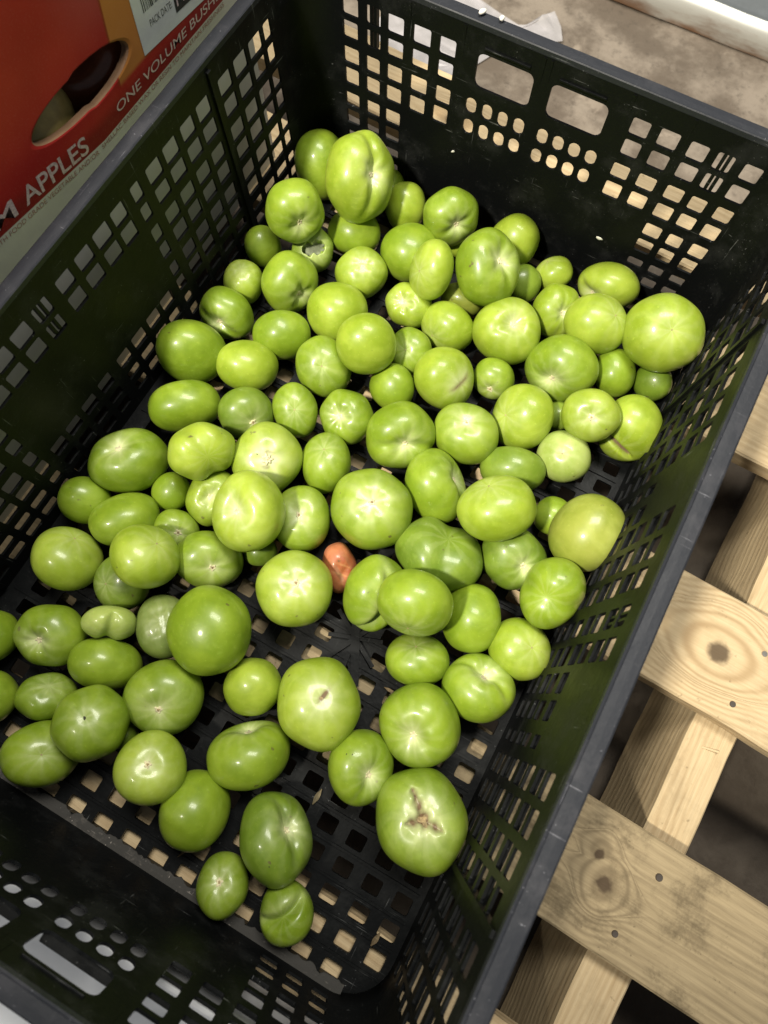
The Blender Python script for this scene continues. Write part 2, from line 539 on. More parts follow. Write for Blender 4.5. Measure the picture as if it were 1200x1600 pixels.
# --- corner posts ----------------------------------------------------------------
for sx in (-1, 1):
    for sy in (-1, 1):
        bm = bmesh.new()
        N = 14; zs = [0, .02, .06, .1, .14, H - .002]
        grid = []
        for w_ in (0, .0025):
            g_ = []
            for z in zs:
                cx, cy = wx(z) - RC, wy(z) - RC
                g_.append([bm.verts.new((sx * (cx + (RC + w_) * cos(k / N * pi / 2)), sy * (cy + (RC + w_) * sin(k / N * pi / 2)), z + CZ)) for k in range(N + 1)])
            grid.append(g_)
        for g_ in grid:
            for a in range(len(zs) - 1):
                for k in range(N):
                    bm.faces.new((g_[a][k], g_[a][k + 1], g_[a + 1][k + 1], g_[a + 1][k]))
        for k in range(N):
            bm.faces.new((grid[0][0][k], grid[0][0][k + 1], grid[1][0][k + 1], grid[1][0][k]))
            bm.faces.new((grid[0][-1][k], grid[0][-1][k + 1], grid[1][-1][k + 1], grid[1][-1][k]))
        bm_obj('corner_post', bm, M_BLACK, CR, smooth=True)

# --- rim --------------------------------------------------------------------------
def rounded_path(hx, hy, r, n=8, per=40):
    pts = []
    for (cx, cy, a0) in ((hx - r, hy - r, 0), (-(hx - r), hy - r, pi / 2), (-(hx - r), -(hy - r), pi), (hx - r, -(hy - r), 1.5 * pi)):
        for k in range(n + 1):
            a = a0 + k / n * pi / 2
            pts.append((cx + r * cos(a), cy + r * sin(a)))
    return pts
def sub_path(pts, step):
    out = []
    for i, p in enumerate(pts):
        q = pts[(i + 1) % len(pts)]
        d = math.hypot(q[0] - p[0], q[1] - p[1])
        m = max(1, int(d / step))
        for k in range(m): out.append((i, k / m))
    return out
base = rounded_path(HXT, HYT, RC)
subs = sub_path(base, 0.01)
prof = [(.0000, H - .006), (.0000, H + .0004), (.0006, H + .0010), (.0014, H + .0008), (.0020, H), (.0060, H + .0001), (.0100, H), (.0110, H - .0006), (.0113, H - .0018),
        (.0114, H - .0150), (.0098, H - .0150), (.0096, H - .0030), (.0026, H - .0032), (.0024, H - .006)]
bm = bmesh.new()
rings = []
offp = {}
for d, z in prof:
    offp[(d, z)] = rounded_path(HXT + d, HYT + d, RC + d)
for (i, f) in subs:
    row = []
    for d, z in prof:
        P = offp[(d, z)]; p = P[i]; q = P[(i + 1) % len(P)]
        x, y = p[0] + (q[0] - p[0]) * f, p[1] + (q[1] - p[1]) * f
        nn = noise.noise(Vector((x * 25, y * 25, 3))) * .0003 + noise.noise(Vector((x * 160, y * 160, 7))) * .00012
        row.append(bm.verts.new((x, y, z + CZ + nn)))
    rings.append(row)
n = len(rings); m_ = len(prof)
for i in range(n):
    for j in range(m_):
        bm.faces.new((rings[i][j], rings[(i + 1) % n][j], rings[(i + 1) % n][(j + 1) % m_], rings[i][(j + 1) % m_]))
bm_obj('rim', bm, M_RIM, CR)

# --- mesh floor --------------------------------------------------------------------
bm = bmesh.new()
xs = [(.0095 + .0222 * k, .0228 + .0222 * k) for k in range(-8, 8)]
ys = [(-.0978 + .0182 * k, -.0862 + .0182 * k) for k in range(-10, 21)]
us, ui = breaks(-HXF, HXF, [(a, b) for a, b in xs if a > -HXF + .002 and b < HXF - .002])
xs2 = [(a, b) for a, b in xs if a > -HXF + .002 and b < HXF - .002]
vs, vi = breaks(-HYF, HYF, [(a, b) for a, b in ys if b < HYF - .002 and a > -HYF + .001])
ys2 = [(a, b) for a, b in ys if b < HYF - .002 and a > -HYF + .001]
holes = {}
for i, (a, b) in enumerate(xs2):
    for j, (c, d) in enumerate(ys2):
        mx, my = (a + b) / 2, (c + d) / 2
        if math.hypot(abs(mx) - (HXF - RC), abs(my) - (HYF - RC)) > RC - .004 and abs(mx) > HXF - RC and abs(my) > HYF - RC: continue
        if abs(mx - .061) < .009 and abs(my + .085) < .022: continue
        holes[(ui[i], vi[j])] = .0016
panel(bm, lambda u, v, w: (u, v, CZ - w), us, vs, holes, .0024, seed=77)
# low ribs on top of the bars
for j, (c, d) in enumerate(ys2[:-1]):
    y = (d + ys2[j + 1][0]) / 2
    box(bm, -HXF + .004, HXF - .004, y - .0008, y + .0008, CZ - .001, CZ + .0011)
fl = bm_obj('mesh_floor', bm, M_BLACK, CR)
# star shaped gate ribs
bm = bmesh.new()
for ang, L, w_ in ((118, .034, .0030), (62, .026, .0017), (150, .024, .0015), (96, .030, .0014), (20, .02, .0014)):
    r_ = bmesh.ops.create_cube(bm, size=1.0)
    T_ = Matrix.Translation((.0605, -.085, CZ + .0008)) @ Matrix.Rotation(radians(ang), 4, 'Z') @ Matrix.Diagonal((2 * L, 2 * w_, .0030 + .0003 * w_ * 1000, 1))
    for v in r_['verts']: v.co = T_ @ v.co
bm_obj('gate_rib', bm, M_BLACK, CR)
# scuffed fillet along the front foot of the wall
bm = bmesh.new()
N = 150
rows_ = []
for i in range(N + 1):
    x = -HXF + .022 + (2 * HXF - .044) * i / N
    w_ = .0035 + .0030 * noise.noise(Vector((x * 150, 0, 1))) + .0018 * noise.noise(Vector((x * 620, 4, 1)))
    rows_.append([bm.verts.new((x, -HYF - .0002, CZ + .0045)), bm.verts.new((x, -HYF + .0020, CZ + .0026)), bm.verts.new((x, -HYF + max(.0024, w_ + .002), CZ + .0012)), bm.verts.new((x, -HYF + max(.0024, w_ + .002), CZ + .0001))])
for i in range(N):
    for k in range(3):
        bm.faces.new((rows_[i][k], rows_[i + 1][k], rows_[i + 1][k + 1], rows_[i][k + 1]))
bm_obj('scuffed_edge', bm, M_SCUFF, CR)
TOMATOES = [
 ((-0.1624,0.2494,0.0223), (-0.0076,-0.0090,-0.0230,-0.0016,0.0244,-0.0087,0.0249,0.0021,-0.0068), 0.86, 'n', 'g',
  'smooth tomato in the back left corner, half behind the big creased one'),
 ((-0.1110,0.2289,0.0563), (0.0188,0.0030,0.0218,-0.0028,0.0309,-0.0057,-0.0242,0.0030,0.0208), 0.84, 'g', 'l',
  'big deeply creased tomato highest in the back left corner, above the crack-topped one', (0.248,-0.691,-0.679)),
 ((-0.1061,0.2666,0.0139), (-0.0139,0.0044,-0.0024,0.0033,0.0135,0.0048,0.0028,0.0031,-0.0142), 0.86, 'n', 'g',
  'sliver of tomato peeping out behind the big creased one in the back left corner'),
 ((-0.1416,0.1779,0.0515), (0.0089,0.0134,0.0176,0.0018,0.0183,-0.0156,-0.0224,0.0071,0.0066), 0.84, 'g', 'g',
  'round tomato with wrinkled shoulder and dent, left of the big creased corner tomato', (-0.754,-0.656,-0.030)),
 ((-0.1672,0.1595,0.0151), (-0.0107,0.0019,-0.0116,0.0014,0.0158,0.0032,0.0121,0.0011,-0.0116), 0.86, 'n', 'g',
  'small plain tomato farthest back along the left crate wall'),
 ((-0.1280,0.1752,0.0173), (0.0152,0.0047,0.0080,-0.0036,0.0167,-0.0073,-0.0091,0.0045,0.0167), 0.85, 'split', 'g',
  'small tomato whose skin is torn open in a jagged grey hole', (0.780,0.625,0.014)),
 ((-0.1058,0.2077,0.0184), (-0.0188,0.0102,0.0033,0.0060,0.0172,-0.0097,-0.0059,-0.0069,-0.0178), 0.86, 'n', 'g',
  'squat tomato directly under the big creased corner tomato'),
 ((-0.0804,0.1748,0.0196), (0.0200,0.0059,0.0036,-0.0049,0.0201,-0.0034,-0.0032,0.0011,0.0212), 0.85, 'w', 'l',
  'pale-topped tomato right of the torn one, in front of the squat tomato'),
 ((-0.1627,0.1217,0.0162), (0.0165,0.0039,0.0010,-0.0057,0.0166,0.0016,-0.0008,-0.0011,0.0178), 0.85, 'w', 'l',
  'small pale tomato against the left wall between the plain small one and the ridged oval'),
 ((-0.1252,0.1356,0.0223), (0.0066,0.0079,0.0213,0.0022,0.0220,-0.0096,-0.0229,0.0052,0.0047), 0.84, 'g', 'g',
  'glossy tomato with an indented scar at lower right, just in front of the torn one', (0.599,-0.545,-0.587)),
 ((-0.0785,0.1318,0.0221), (-0.0201,0.0131,0.0068,0.0078,0.0196,-0.0133,-0.0101,-0.0074,-0.0202), 0.86, 'n', 'l',
  'large smooth tomato partly covered by a shiny one at its lower right'),
 ((-0.0383,0.1081,0.0411), (-0.0171,0.0118,-0.0097,0.0020,0.0160,0.0167,0.0153,0.0115,-0.0144), 0.86, 'n', 'l',
  'shiny pale green ball lying over the shoulder of the tomato behind it', None, ((0.505,-0.514,0.693),)),
 ((-0.1563,0.0883,0.0187), (0.0189,0.0113,0.0023,-0.0029,0.0083,-0.0182,-0.0115,0.0152,0.0096), 0.84, 'g', 'g',
  'oval tomato with a pale curved ridge, near the left wall', (0.894,0.134,-0.428)),
 ((-0.1595,0.0445,0.0239), (-0.0170,0.0128,-0.0159,0.0002,0.0209,0.0149,0.0195,0.0089,-0.0159), 0.86, 'n', 'g',
  'large blunt tomato touching the left wall, above the long oval one'),
 ((-0.1170,0.0562,0.0195), (-0.0188,0.0131,0.0025,0.0068,0.0151,-0.0148,-0.0082,-0.0113,-0.0159), 0.86, 'n', 'l',
  'broad flattened whitish green tomato right of the large blunt one by the left wall'),
 ((-0.1074,0.0933,0.0188), (-0.0010,0.0197,-0.0110,-0.0040,0.0122,0.0176,0.0202,0.0019,0.0037), 0.86, 'n', 'g',
  'dull flat-topped tomato in a dark gap left of the shiny pale ball'),
 ((-0.0636,0.0847,0.0204), (0.0219,0.0060,0.0056,-0.0059,0.0185,-0.0102,-0.0079,0.0076,0.0224), 0.84, 'd', 'g',
  'slanted egg-shaped tomato touching the lower left of the shiny pale ball'),
 ((-0.1406,0.0041,0.0194), (-0.0024,0.0196,-0.0149,-0.0051,0.0175,0.0162,0.0221,0.0028,0.0021), 0.86, 'n', 'g',
  'long oval tomato lying sideways by the left wall'),
 ((-0.0956,0.0215,0.0199), (0.0115,0.0075,0.0165,0.0005,0.0192,-0.0088,-0.0182,0.0048,0.0115), 0.82, 's', 'dk',
  'dark tomato with tiny white stem ring, above the big corky-patched one'),
 ((-0.0647,0.0429,0.0176), (0.0180,0.0039,0.0057,-0.0060,0.0176,-0.0068,-0.0070,0.0053,0.0199), 0.84, 'd', 'g',
  'narrow upright tomato between the dark white-ringed one and the dimpled one'),
 ((-0.0272,0.0564,0.0199), (0.0206,0.0053,-0.0017,-0.0063,0.0170,-0.0107,-0.0007,0.0108,0.0199), 0.84, 'g', 'g',
  'tomato with shallow dark dimple, left of the big horizontally creased one', (0.585,-0.696,-0.417)),
 ((-0.0089,0.0969,0.0170), (-0.0171,0.0042,0.0021,0.0053,0.0130,0.0113,0.0008,0.0116,-0.0147), 0.86, 'n', 'g',
  'small faintly lobed tomato below the shiny pale ball'),
 ((-0.0115,0.1314,0.0171), (0.0172,0.0044,-0.0010,-0.0055,0.0145,-0.0097,-0.0010,0.0093,0.0170), 0.84, 'd', 'g',
  'small half-hidden tomato with a black dot, right of the shiny pale ball'),
 ((0.0240,0.1206,0.0227), (0.0157,0.0045,0.0182,-0.0011,0.0239,-0.0058,-0.0191,0.0029,0.0154), 0.85, 'scuff', 'l',
  'tomato with a brown scuffed gash across its right cheek', (-0.557,-0.771,-0.308)),
 ((0.0174,0.0606,0.0247), (0.0191,0.0102,0.0140,-0.0020,0.0220,-0.0134,-0.0176,0.0084,0.0189), 0.84, 'g', 'g',
  'big round tomato with horizontal crease, above the large star-scarred one', (0.934,0.358,-0.025)),
 ((0.0598,0.0875,0.0228), (0.0242,0.0080,-0.0025,-0.0074,0.0232,-0.0007,0.0033,-0.0006,0.0261), 0.82, 's', 'g',
  'wide tomato with a white stem spot on top and a hollow shoulder'),
 ((-0.0314,0.1675,0.0177), (0.0187,0.0038,-0.0050,-0.0058,0.0143,-0.0094,0.0024,0.0094,0.0166), 0.84, 'g', 'l',
  'small heart-shaped tomato with a pinched left lobe'),
 ((-0.0245,0.1896,0.0414), (0.0163,-0.0009,-0.0077,-0.0074,0.0152,-0.0140,0.0063,0.0170,0.0110), 0.84, 'd', 'l',
  'kidney-shaped tomato leaning on the round one left of the biggest in the middle back'),
 ((-0.0534,0.2102,0.0224), (-0.0235,0.0067,-0.0055,0.0053,0.0229,0.0055,0.0058,0.0021,-0.0241), 0.86, 'n', 'g',
  'round glossy tomato behind the leaning kidney-shaped one'),
 ((-0.0809,0.2515,0.0169), (-0.0106,-0.0082,0.0137,0.0054,0.0136,0.0123,-0.0135,0.0123,-0.0046), 0.86, 'n', 'l',
  'pear-shaped tomato squeezed to the right of the big creased corner tomato'),
 ((-0.0359,0.2457,0.0370), (0.0121,0.0131,0.0145,0.0009,0.0169,-0.0152,-0.0190,0.0079,0.0099), 0.84, 'g', 'g',
  'tomato with a deep white stem pit low on its right, by the back wall', (-0.594,-0.702,-0.392)),
 ((-0.0221,0.2453,0.0109), (-0.0081,0.0070,-0.0037,0.0005,0.0061,0.0093,0.0074,0.0063,-0.0057), 0.86, 'n', 'l',
  'tip of a small tomato wedged left of the big pitted one'),
 ((0.0127,0.2095,0.0456), (0.0223,0.0015,0.0146,-0.0048,0.0274,0.0013,-0.0160,-0.0026,0.0226), 0.84, 'g', 'g',
  'big heap-topping tomato with a long white pit on its right side', (0.678,-0.521,-0.519)),
 ((0.0164,0.2642,0.0201), (-0.0201,0.0058,0.0023,0.0055,0.0095,0.0184,0.0039,0.0178,-0.0119), 0.86, 'n', 'l',
  'pale smooth tomato against the back wall, half behind the big heap-topping one'),
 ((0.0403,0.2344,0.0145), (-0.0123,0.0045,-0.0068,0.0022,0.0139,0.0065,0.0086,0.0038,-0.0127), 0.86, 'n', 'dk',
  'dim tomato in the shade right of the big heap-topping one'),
 ((0.0584,0.2566,0.0136), (0.0100,0.0052,-0.0111,-0.0042,0.0139,0.0014,0.0100,0.0029,0.0098), 0.84, 'd', 'l',
  'small tomato with a crusty top close under the back wall'),
 ((0.0751,0.2208,0.0186), (0.0159,0.0064,0.0097,-0.0029,0.0184,-0.0102,-0.0131,0.0061,0.0160), 0.84, 'g', 'l',
  'lobed tomato with a hollow right side, below the small crusty-topped one', (0.326,-0.758,-0.565)),
 ((0.0023,0.1966,0.0133), (0.0003,0.0174,-0.0023,-0.0031,0.0029,0.0140,0.0143,-0.0003,0.0030), 0.86, 'n', 'y',
  'yellowish tomato mostly buried under the big heap-topping one'),
 ((0.0042,0.1642,0.0187), (0.0210,0.0002,-0.0072,-0.0057,0.0047,-0.0188,0.0011,0.0196,0.0048), 0.84, 'd', 'l',
  'bumpy tomato right of the heart-shaped one'),
 ((0.0494,0.1804,0.0249), (0.0255,0.0073,0.0044,-0.0064,0.0259,-0.0042,-0.0046,0.0012,0.0275), 0.84, 'g', 'l',
  'broad tomato with a shallow curved dent, in front of the big heap-topping one', (-0.646,-0.670,-0.366)),
 ((0.1024,0.2621,0.0188), (0.0178,-0.0124,-0.0134,-0.0063,0.0057,-0.0188,0.0146,0.0150,0.0011), 0.84, 'g', 'l',
  'wide bright tomato with a folded left edge, nearest the back right grille', (0.803,-0.466,-0.371)),
 ((0.1086,0.2132,0.0362), (0.0219,0.0038,0.0113,-0.0038,0.0229,0.0013,-0.0096,-0.0032,0.0211), 0.84, 'd', 'l',
  'shiny round tomato lying over the wide bright one'),
 ((0.1559,0.2235,0.0443), (0.0278,0.0092,0.0017,-0.0068,0.0258,-0.0140,-0.0054,0.0104,0.0287), 0.84, 'd', 'l',
  'very large bright tomato at the far right corner of the crate'),
 ((0.1000,0.1711,0.0249), (0.0257,0.0087,-0.0038,-0.0057,0.0098,-0.0242,-0.0054,0.0238,0.0127), 0.84, 'g', 'g',
  'big tomato with a white triangular sunken scar at lower left', (0.997,-0.072,-0.040)),
 ((0.1395,0.1941,0.0159), (-0.0129,-0.0025,-0.0126,0.0021,0.0173,-0.0043,0.0124,-0.0028,-0.0117), 0.86, 'n', 'g',
  'small egg-like tomato between the scarred big one and the very large corner one'),
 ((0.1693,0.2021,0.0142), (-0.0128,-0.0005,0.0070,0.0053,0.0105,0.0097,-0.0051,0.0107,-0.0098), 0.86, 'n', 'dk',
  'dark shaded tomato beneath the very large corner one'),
 ((0.0920,0.1206,0.0227), (0.0193,-0.0018,-0.0151,-0.0081,0.0186,-0.0133,0.0128,0.0153,0.0142), 0.84, 'd', 'l',
  'two-tone round tomato with a tiny navel at its left edge'),
 ((0.1151,0.1409,0.0107), (-0.0035,-0.0055,0.0098,0.0028,0.0099,0.0060,-0.0100,0.0048,-0.0011), 0.86, 'n', 'dk',
  'narrow strip of tomato seen between the two-tone one and the faintly ringed one'),
 ((0.1349,0.1369,0.0405), (0.0202,0.0071,0.0004,-0.0043,0.0158,-0.0126,-0.0039,0.0103,0.0199), 0.82, 's', 'l',
  'faint-ringed oval tomato resting on the slit-skinned one'),
 ((0.1675,0.1518,0.0223), (0.0209,0.0082,-0.0029,-0.0060,0.0053,-0.0251,-0.0090,0.0227,0.0046), 0.85, 'slit', 'l',
  'tomato with a dark curved slit in its skin, by the right wall', (0.847,-0.505,-0.165)),
 ((0.0572,0.1428,0.0155), (0.0130,0.0104,0.0026,-0.0019,0.0051,-0.0157,-0.0109,0.0116,0.0053), 0.82, 's', 'g',
  'little lumpy tomato with white stem scar at its bottom edge'),
 ((0.1039,0.0798,0.0180), (-0.0074,0.0215,-0.0061,-0.0019,0.0068,0.0193,0.0187,0.0074,-0.0002), 0.86, 'n', 'dk',
  'darker flattened oval tomato under the two-tone one'),
 ((0.1332,0.1078,0.0193), (0.0193,0.0050,-0.0042,-0.0061,0.0173,-0.0077,0.0023,0.0071,0.0204), 0.84, 'd', 'w',
  'whitish tomato with a small stub at its middle'),
 ((0.1061,0.0362,0.0479), (0.0176,0.0135,-0.0148,-0.0077,0.0222,0.0083,0.0166,-0.0007,0.0181), 0.84, 'd', 'l',
  'large wide glowing tomato lying over a darker pitted one'),
 ((0.0592,0.0395,0.0219), (0.0167,-0.0113,0.0175,-0.0018,0.0225,0.0136,-0.0196,-0.0072,0.0125), 0.84, 'g', 'g',
  'upright oval tomato with a pale groove along its right edge', (0.634,-0.715,-0.294)),
 ((0.0268,-0.0007,0.0288), (0.0291,0.0083,0.0028,-0.0082,0.0291,-0.0032,-0.0021,0.0008,0.0341), 0.82, 's', 'g',
  'large round tomato, brown-flecked star scar facing up, mid-crate'),
 ((0.0858,-0.0059,0.0245), (0.0296,0.0116,0.0010,-0.0079,0.0221,0.0128,0.0048,-0.0140,0.0247), 0.85, 'waist', 'dk',
  'long dark bean-shaped tomato right of the large star-scarred one', (0.143,-0.961,-0.236)),
 ((0.1330,0.0178,0.0216), (0.0205,0.0066,0.0121,-0.0032,0.0204,-0.0081,-0.0132,0.0042,0.0196), 0.84, 'g', 'dk',
  'dark green tomato with a beige pit, under the large wide glowing one', (-0.202,-0.936,-0.288)),
 ((0.1456,0.0636,0.0135), (-0.0071,0.0004,-0.0132,-0.0001,0.0145,0.0005,0.0119,0.0011,-0.0067), 0.86, 'n', 'g',
  'little shaded tomato left of the olive-yellow one'),
 ((0.1687,0.0546,0.0392), (-0.0074,0.0022,0.0268,0.0065,0.0263,-0.0008,-0.0236,0.0071,-0.0064), 0.86, 'n', 'y',
  'olive-yellow large tomato leaning on the right wall'),
 ((0.1655,0.0032,0.0402), (0.0194,0.0041,-0.0057,-0.0076,0.0210,-0.0113,0.0022,0.0124,0.0215), 0.85, 'waist', 'g',
  'peanut-shaped lobed tomato below the olive-yellow one', (0.987,0.027,0.158)),
 ((0.0583,-0.0527,0.0249), (0.0142,0.0067,0.0173,-0.0018,0.0237,-0.0121,-0.0195,0.0062,0.0132), 0.85, 'fold', 'g',
  'tomato with a deep dark fold, touching the red one on its right', (0.318,-0.935,-0.158)),
 ((0.0882,-0.0498,0.0539), (0.0187,0.0163,0.0039,-0.0021,0.0089,-0.0225,-0.0150,0.0156,0.0071), 0.84, 'd', 'g',
  'wide smooth tomato riding on the folded one'),
 ((0.1262,-0.0350,0.0201), (-0.0093,-0.0067,0.0205,0.0072,0.0224,0.0087,-0.0192,0.0094,-0.0058), 0.86, 'n', 'g',
  'upright oval tomato to the right of the wide smooth riding one'),
 ((0.1058,-0.0778,0.0178), (0.0175,0.0113,-0.0056,-0.0053,0.0175,0.0070,0.0093,-0.0049,0.0185), 0.84, 'd', 'g',
  'dull tomato pressed under the front of the wide smooth riding one'),
 ((0.1657,-0.0375,0.0208), (0.0207,0.0045,0.0050,-0.0053,0.0208,0.0019,-0.0049,-0.0039,0.0221), 0.84, 'd', 'l',
  'tomato with one dark speck and a creased lower left, nearest the right wall grille'),
 ((0.1518,-0.0755,0.0216), (0.0223,0.0118,-0.0017,-0.0075,0.0172,0.0138,0.0082,-0.0122,0.0194), 0.84, 'g', 'g',
  'knobbly tomato with a scarred groove on its upper right', (0.968,-0.233,0.093)),
 ((0.1281,-0.1150,0.0251), (0.0269,0.0065,-0.0033,-0.0083,0.0223,-0.0130,-0.0006,0.0144,0.0253), 0.84, 'g', 'g',
  'big round tomato with a sunken hollow at its lower left', (-0.515,-0.856,-0.038)),
 ((0.1064,-0.1574,0.0207), (0.0187,0.0025,0.0108,-0.0045,0.0233,-0.0014,-0.0117,-0.0011,0.0207), 0.84, 'g', 'g',
  'tomato with two black specks and a white-tipped pit', (0.152,-0.984,0.089), ((-0.467,0.155,0.870),(-0.318,0.219,0.922),)),
 ((0.1550,-0.1652,0.0282), (0.0297,0.0075,-0.0013,-0.0108,0.0282,0.0033,0.0018,-0.0029,0.0337), 0.85, 'crack', 'g',
  'largest tomato, with a big split three-way brown crack on top', (0.745,-0.647,0.162)),
 ((0.0625,-0.1358,0.0270), (0.0273,0.0071,0.0020,-0.0091,0.0272,0.0056,-0.0001,-0.0061,0.0313), 0.85, 'd2', 'l',
  'large tomato with a brown dried nick near its centre', (0.191,0.980,-0.055)),
 ((0.0162,-0.1488,0.0191), (-0.0188,0.0060,-0.0032,0.0046,0.0178,0.0066,0.0049,0.0061,-0.0194), 0.86, 'n', 'l',
  'small clean yellow-green tomato beside the open mesh floor'),
 ((0.0086,-0.0776,0.0273), (0.0257,0.0069,0.0040,-0.0071,0.0256,0.0024,-0.0020,-0.0041,0.0300), 0.82, 's', 'l',
  'round tomato with a neat ring scar, left of the red one'),
 ((-0.0241,-0.1303,0.0415), (-0.0276,0.0073,0.0018,0.0094,0.0273,0.0051,-0.0015,0.0066,-0.0297), 0.86, 'n', 'g',
  'very large smooth tomato on top of the wrinkled dull one'),
 ((-0.0594,-0.1435,0.0192), (0.0201,0.0045,0.0022,-0.0069,0.0194,0.0036,-0.0002,-0.0032,0.0221), 0.85, 'w', 'dull',
  'dull grey-green wrinkled tomato half hidden under the very large smooth one'),
 ((-0.0573,-0.0889,0.0207), (0.0188,0.0078,0.0138,-0.0010,0.0208,-0.0062,-0.0152,0.0037,0.0198), 0.82, 's', 'g',
  'flattened tomato with small star scar in a dark hollow'),
 ((-0.0432,-0.0488,0.0486), (0.0253,0.0055,-0.0029,-0.0098,0.0247,-0.0097,0.0016,0.0118,0.0258), 0.84, 'g', 'l',
  'large upright tomato with pale dipped scar on its left, lying on others', (0.314,-0.917,-0.245)),
 ((-0.0146,-0.0305,0.0213), (0.0219,0.0049,0.0017,-0.0081,0.0225,-0.0028,-0.0011,0.0027,0.0260), 0.82, 's', 'g',
  'tomato with small bright ring scar, tucked right of the large upright one'),
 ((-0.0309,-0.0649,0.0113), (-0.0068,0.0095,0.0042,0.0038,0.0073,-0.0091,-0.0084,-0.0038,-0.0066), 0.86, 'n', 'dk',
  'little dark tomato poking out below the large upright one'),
 ((-0.0609,-0.0041,0.0250), (0.0232,0.0063,0.0103,-0.0054,0.0250,-0.0064,-0.0106,0.0035,0.0264), 0.85, 'rough', 'l',
  'big tomato with a rough white corky patch around its stem', None, ((0.070,-0.243,0.968),)),
 ((-0.0226,0.0171,0.0184), (0.0189,0.0045,-0.0018,-0.0086,0.0210,0.0034,0.0028,-0.0011,0.0222), 0.84, 'd', 'g',
  'barrel-shaped tomato right of the big corky-patched one'),
 ((-0.0984,-0.0264,0.0437), (0.0144,0.0064,0.0165,0.0007,0.0223,-0.0047,-0.0167,0.0019,0.0163), 0.85, 'waist', 'l',
  'two-lobed tomato left of the big corky-patched one', (0.773,-0.459,-0.438)),
 ((-0.1498,-0.0542,0.0227), (0.0238,0.0113,-0.0056,-0.0071,0.0260,0.0023,0.0072,-0.0023,0.0253), 0.84, 'g', 'g',
  'large tomato with a pale lip-like groove on its upper left, beside the left wall', (0.456,0.881,-0.125)),
 ((-0.1631,-0.0951,0.0173), (-0.0141,0.0069,-0.0111,0.0011,0.0165,0.0073,0.0127,0.0047,-0.0141), 0.86, 'n', 'g',
  'plain round tomato against the left wall, below the lip-grooved one'),
 ((-0.1281,-0.0931,0.0204), (-0.0131,0.0150,0.0103,0.0072,0.0193,-0.0116,-0.0147,-0.0048,-0.0145), 0.86, 'n', 'g',
  'tilted oblong tomato between the plain wall-side one and the nicked one'),
 ((-0.1130,-0.0581,0.0139), (-0.0137,0.0040,-0.0012,0.0040,0.0131,0.0046,0.0018,0.0046,-0.0142), 0.86, 'n', 'g',
  'tiny round tomato right of the lip-grooved one'),
 ((-0.0829,-0.0475,0.0178), (0.0168,0.0047,0.0065,-0.0050,0.0203,-0.0045,-0.0058,0.0032,0.0207), 0.84, 'g', 'l',
  'puckered tomato with brown-marked scar, behind the large upright one'),
 ((-0.0928,-0.0808,0.0151), (0.0135,0.0042,0.0093,-0.0016,0.0146,-0.0033,-0.0096,0.0016,0.0149), 0.82, 's', 'g',
  'small tomato with a long white stem tuft'),
 ((-0.0888,-0.1094,0.0457), (0.0206,-0.0018,0.0095,-0.0042,0.0174,0.0135,-0.0083,-0.0145,0.0157), 0.84, 'd', 'l',
  'round tomato with a small pale nick at upper right, covering another'),
 ((-0.1027,-0.1317,0.0189), (0.0192,0.0045,-0.0046,-0.0062,0.0173,-0.0082,0.0019,0.0092,0.0177), 0.84, 'd', 'dk',
  'tomato lying under the pale-nicked one, its own pale mark facing left'),
 ((-0.1459,-0.1371,0.0217), (0.0223,0.0086,0.0023,-0.0079,0.0129,0.0180,0.0043,-0.0174,0.0150), 0.84, 'd', 'l',
  'pale matte tomato with a faint brown patch on top, by the left wall'),
 ((-0.1239,-0.1859,0.0208), (0.0217,0.0076,0.0012,-0.0046,0.0194,-0.0093,-0.0044,0.0085,0.0210), 0.84, 'g', 'g',
  'round tomato with a dark-shaded dimple on its lower left, near the left picture edge', (0.799,-0.518,-0.305)),
 ((-0.0889,-0.1594,0.0318), (0.0105,0.0098,0.0085,0.0013,0.0110,-0.0082,-0.0127,0.0046,0.0064), 0.85, 'bean', 'l',
  'small bone-shaped pale tomato pinched in the middle', (0.409,-0.909,-0.083)),
 ((-0.0801,-0.1848,0.0179), (-0.0144,0.0153,-0.0096,-0.0008,0.0127,0.0164,0.0175,0.0084,-0.0070), 0.86, 'n', 'g',
  'wide tomato directly below the small bone-shaped one'),
 ((-0.1619,-0.2075,0.0178), (-0.0176,0.0029,-0.0050,0.0045,0.0148,-0.0093,0.0020,-0.0103,-0.0159), 0.86, 'n', 'g',
  'tomato cut off by the left picture edge, the upper of the two'),
 ((-0.1377,-0.2418,0.0182), (-0.0147,0.0036,-0.0116,0.0020,0.0185,0.0023,0.0118,0.0011,-0.0158), 0.86, 'n', 'g',
  'tomato cut off by the left picture edge, the lower of the two'),
 ((-0.1040,-0.2223,0.0156), (0.0160,0.0075,0.0022,-0.0041,0.0124,0.0111,0.0033,-0.0120,0.0133), 0.85, 'w', 'g',
  'bumpy small tomato with pale blisters, behind the black-pitted one'),
 ((-0.0595,-0.2162,0.0388), (0.0229,0.0062,0.0029,-0.0067,0.0219,0.0056,-0.0002,-0.0052,0.0251), 0.85, 'hole', 'g',
  'large tomato with a single black pinhole'),
 ((-0.0303,-0.1822,0.0239), (0.0237,0.0085,0.0073,-0.0050,0.0229,-0.0090,-0.0096,0.0081,0.0242), 0.82, 's', 'g',
  'large tomato with low off-centre star scar, below the very large smooth one'),
 ((-0.0823,-0.2518,0.0207), (0.0207,0.0046,0.0091,-0.0030,0.0213,0.0054,-0.0078,-0.0064,0.0230), 0.84, 'd', 'g',
  'tomato with a faint central pip, at the lower left end of the heap'),
 ((-0.0467,-0.2184,0.0110), (-0.0103,0.0037,-0.0009,0.0030,0.0084,-0.0058,-0.0015,-0.0059,-0.0096), 0.86, 'n', 'dk',
  'bit of tomato showing behind the right side of the black-pinholed one'),
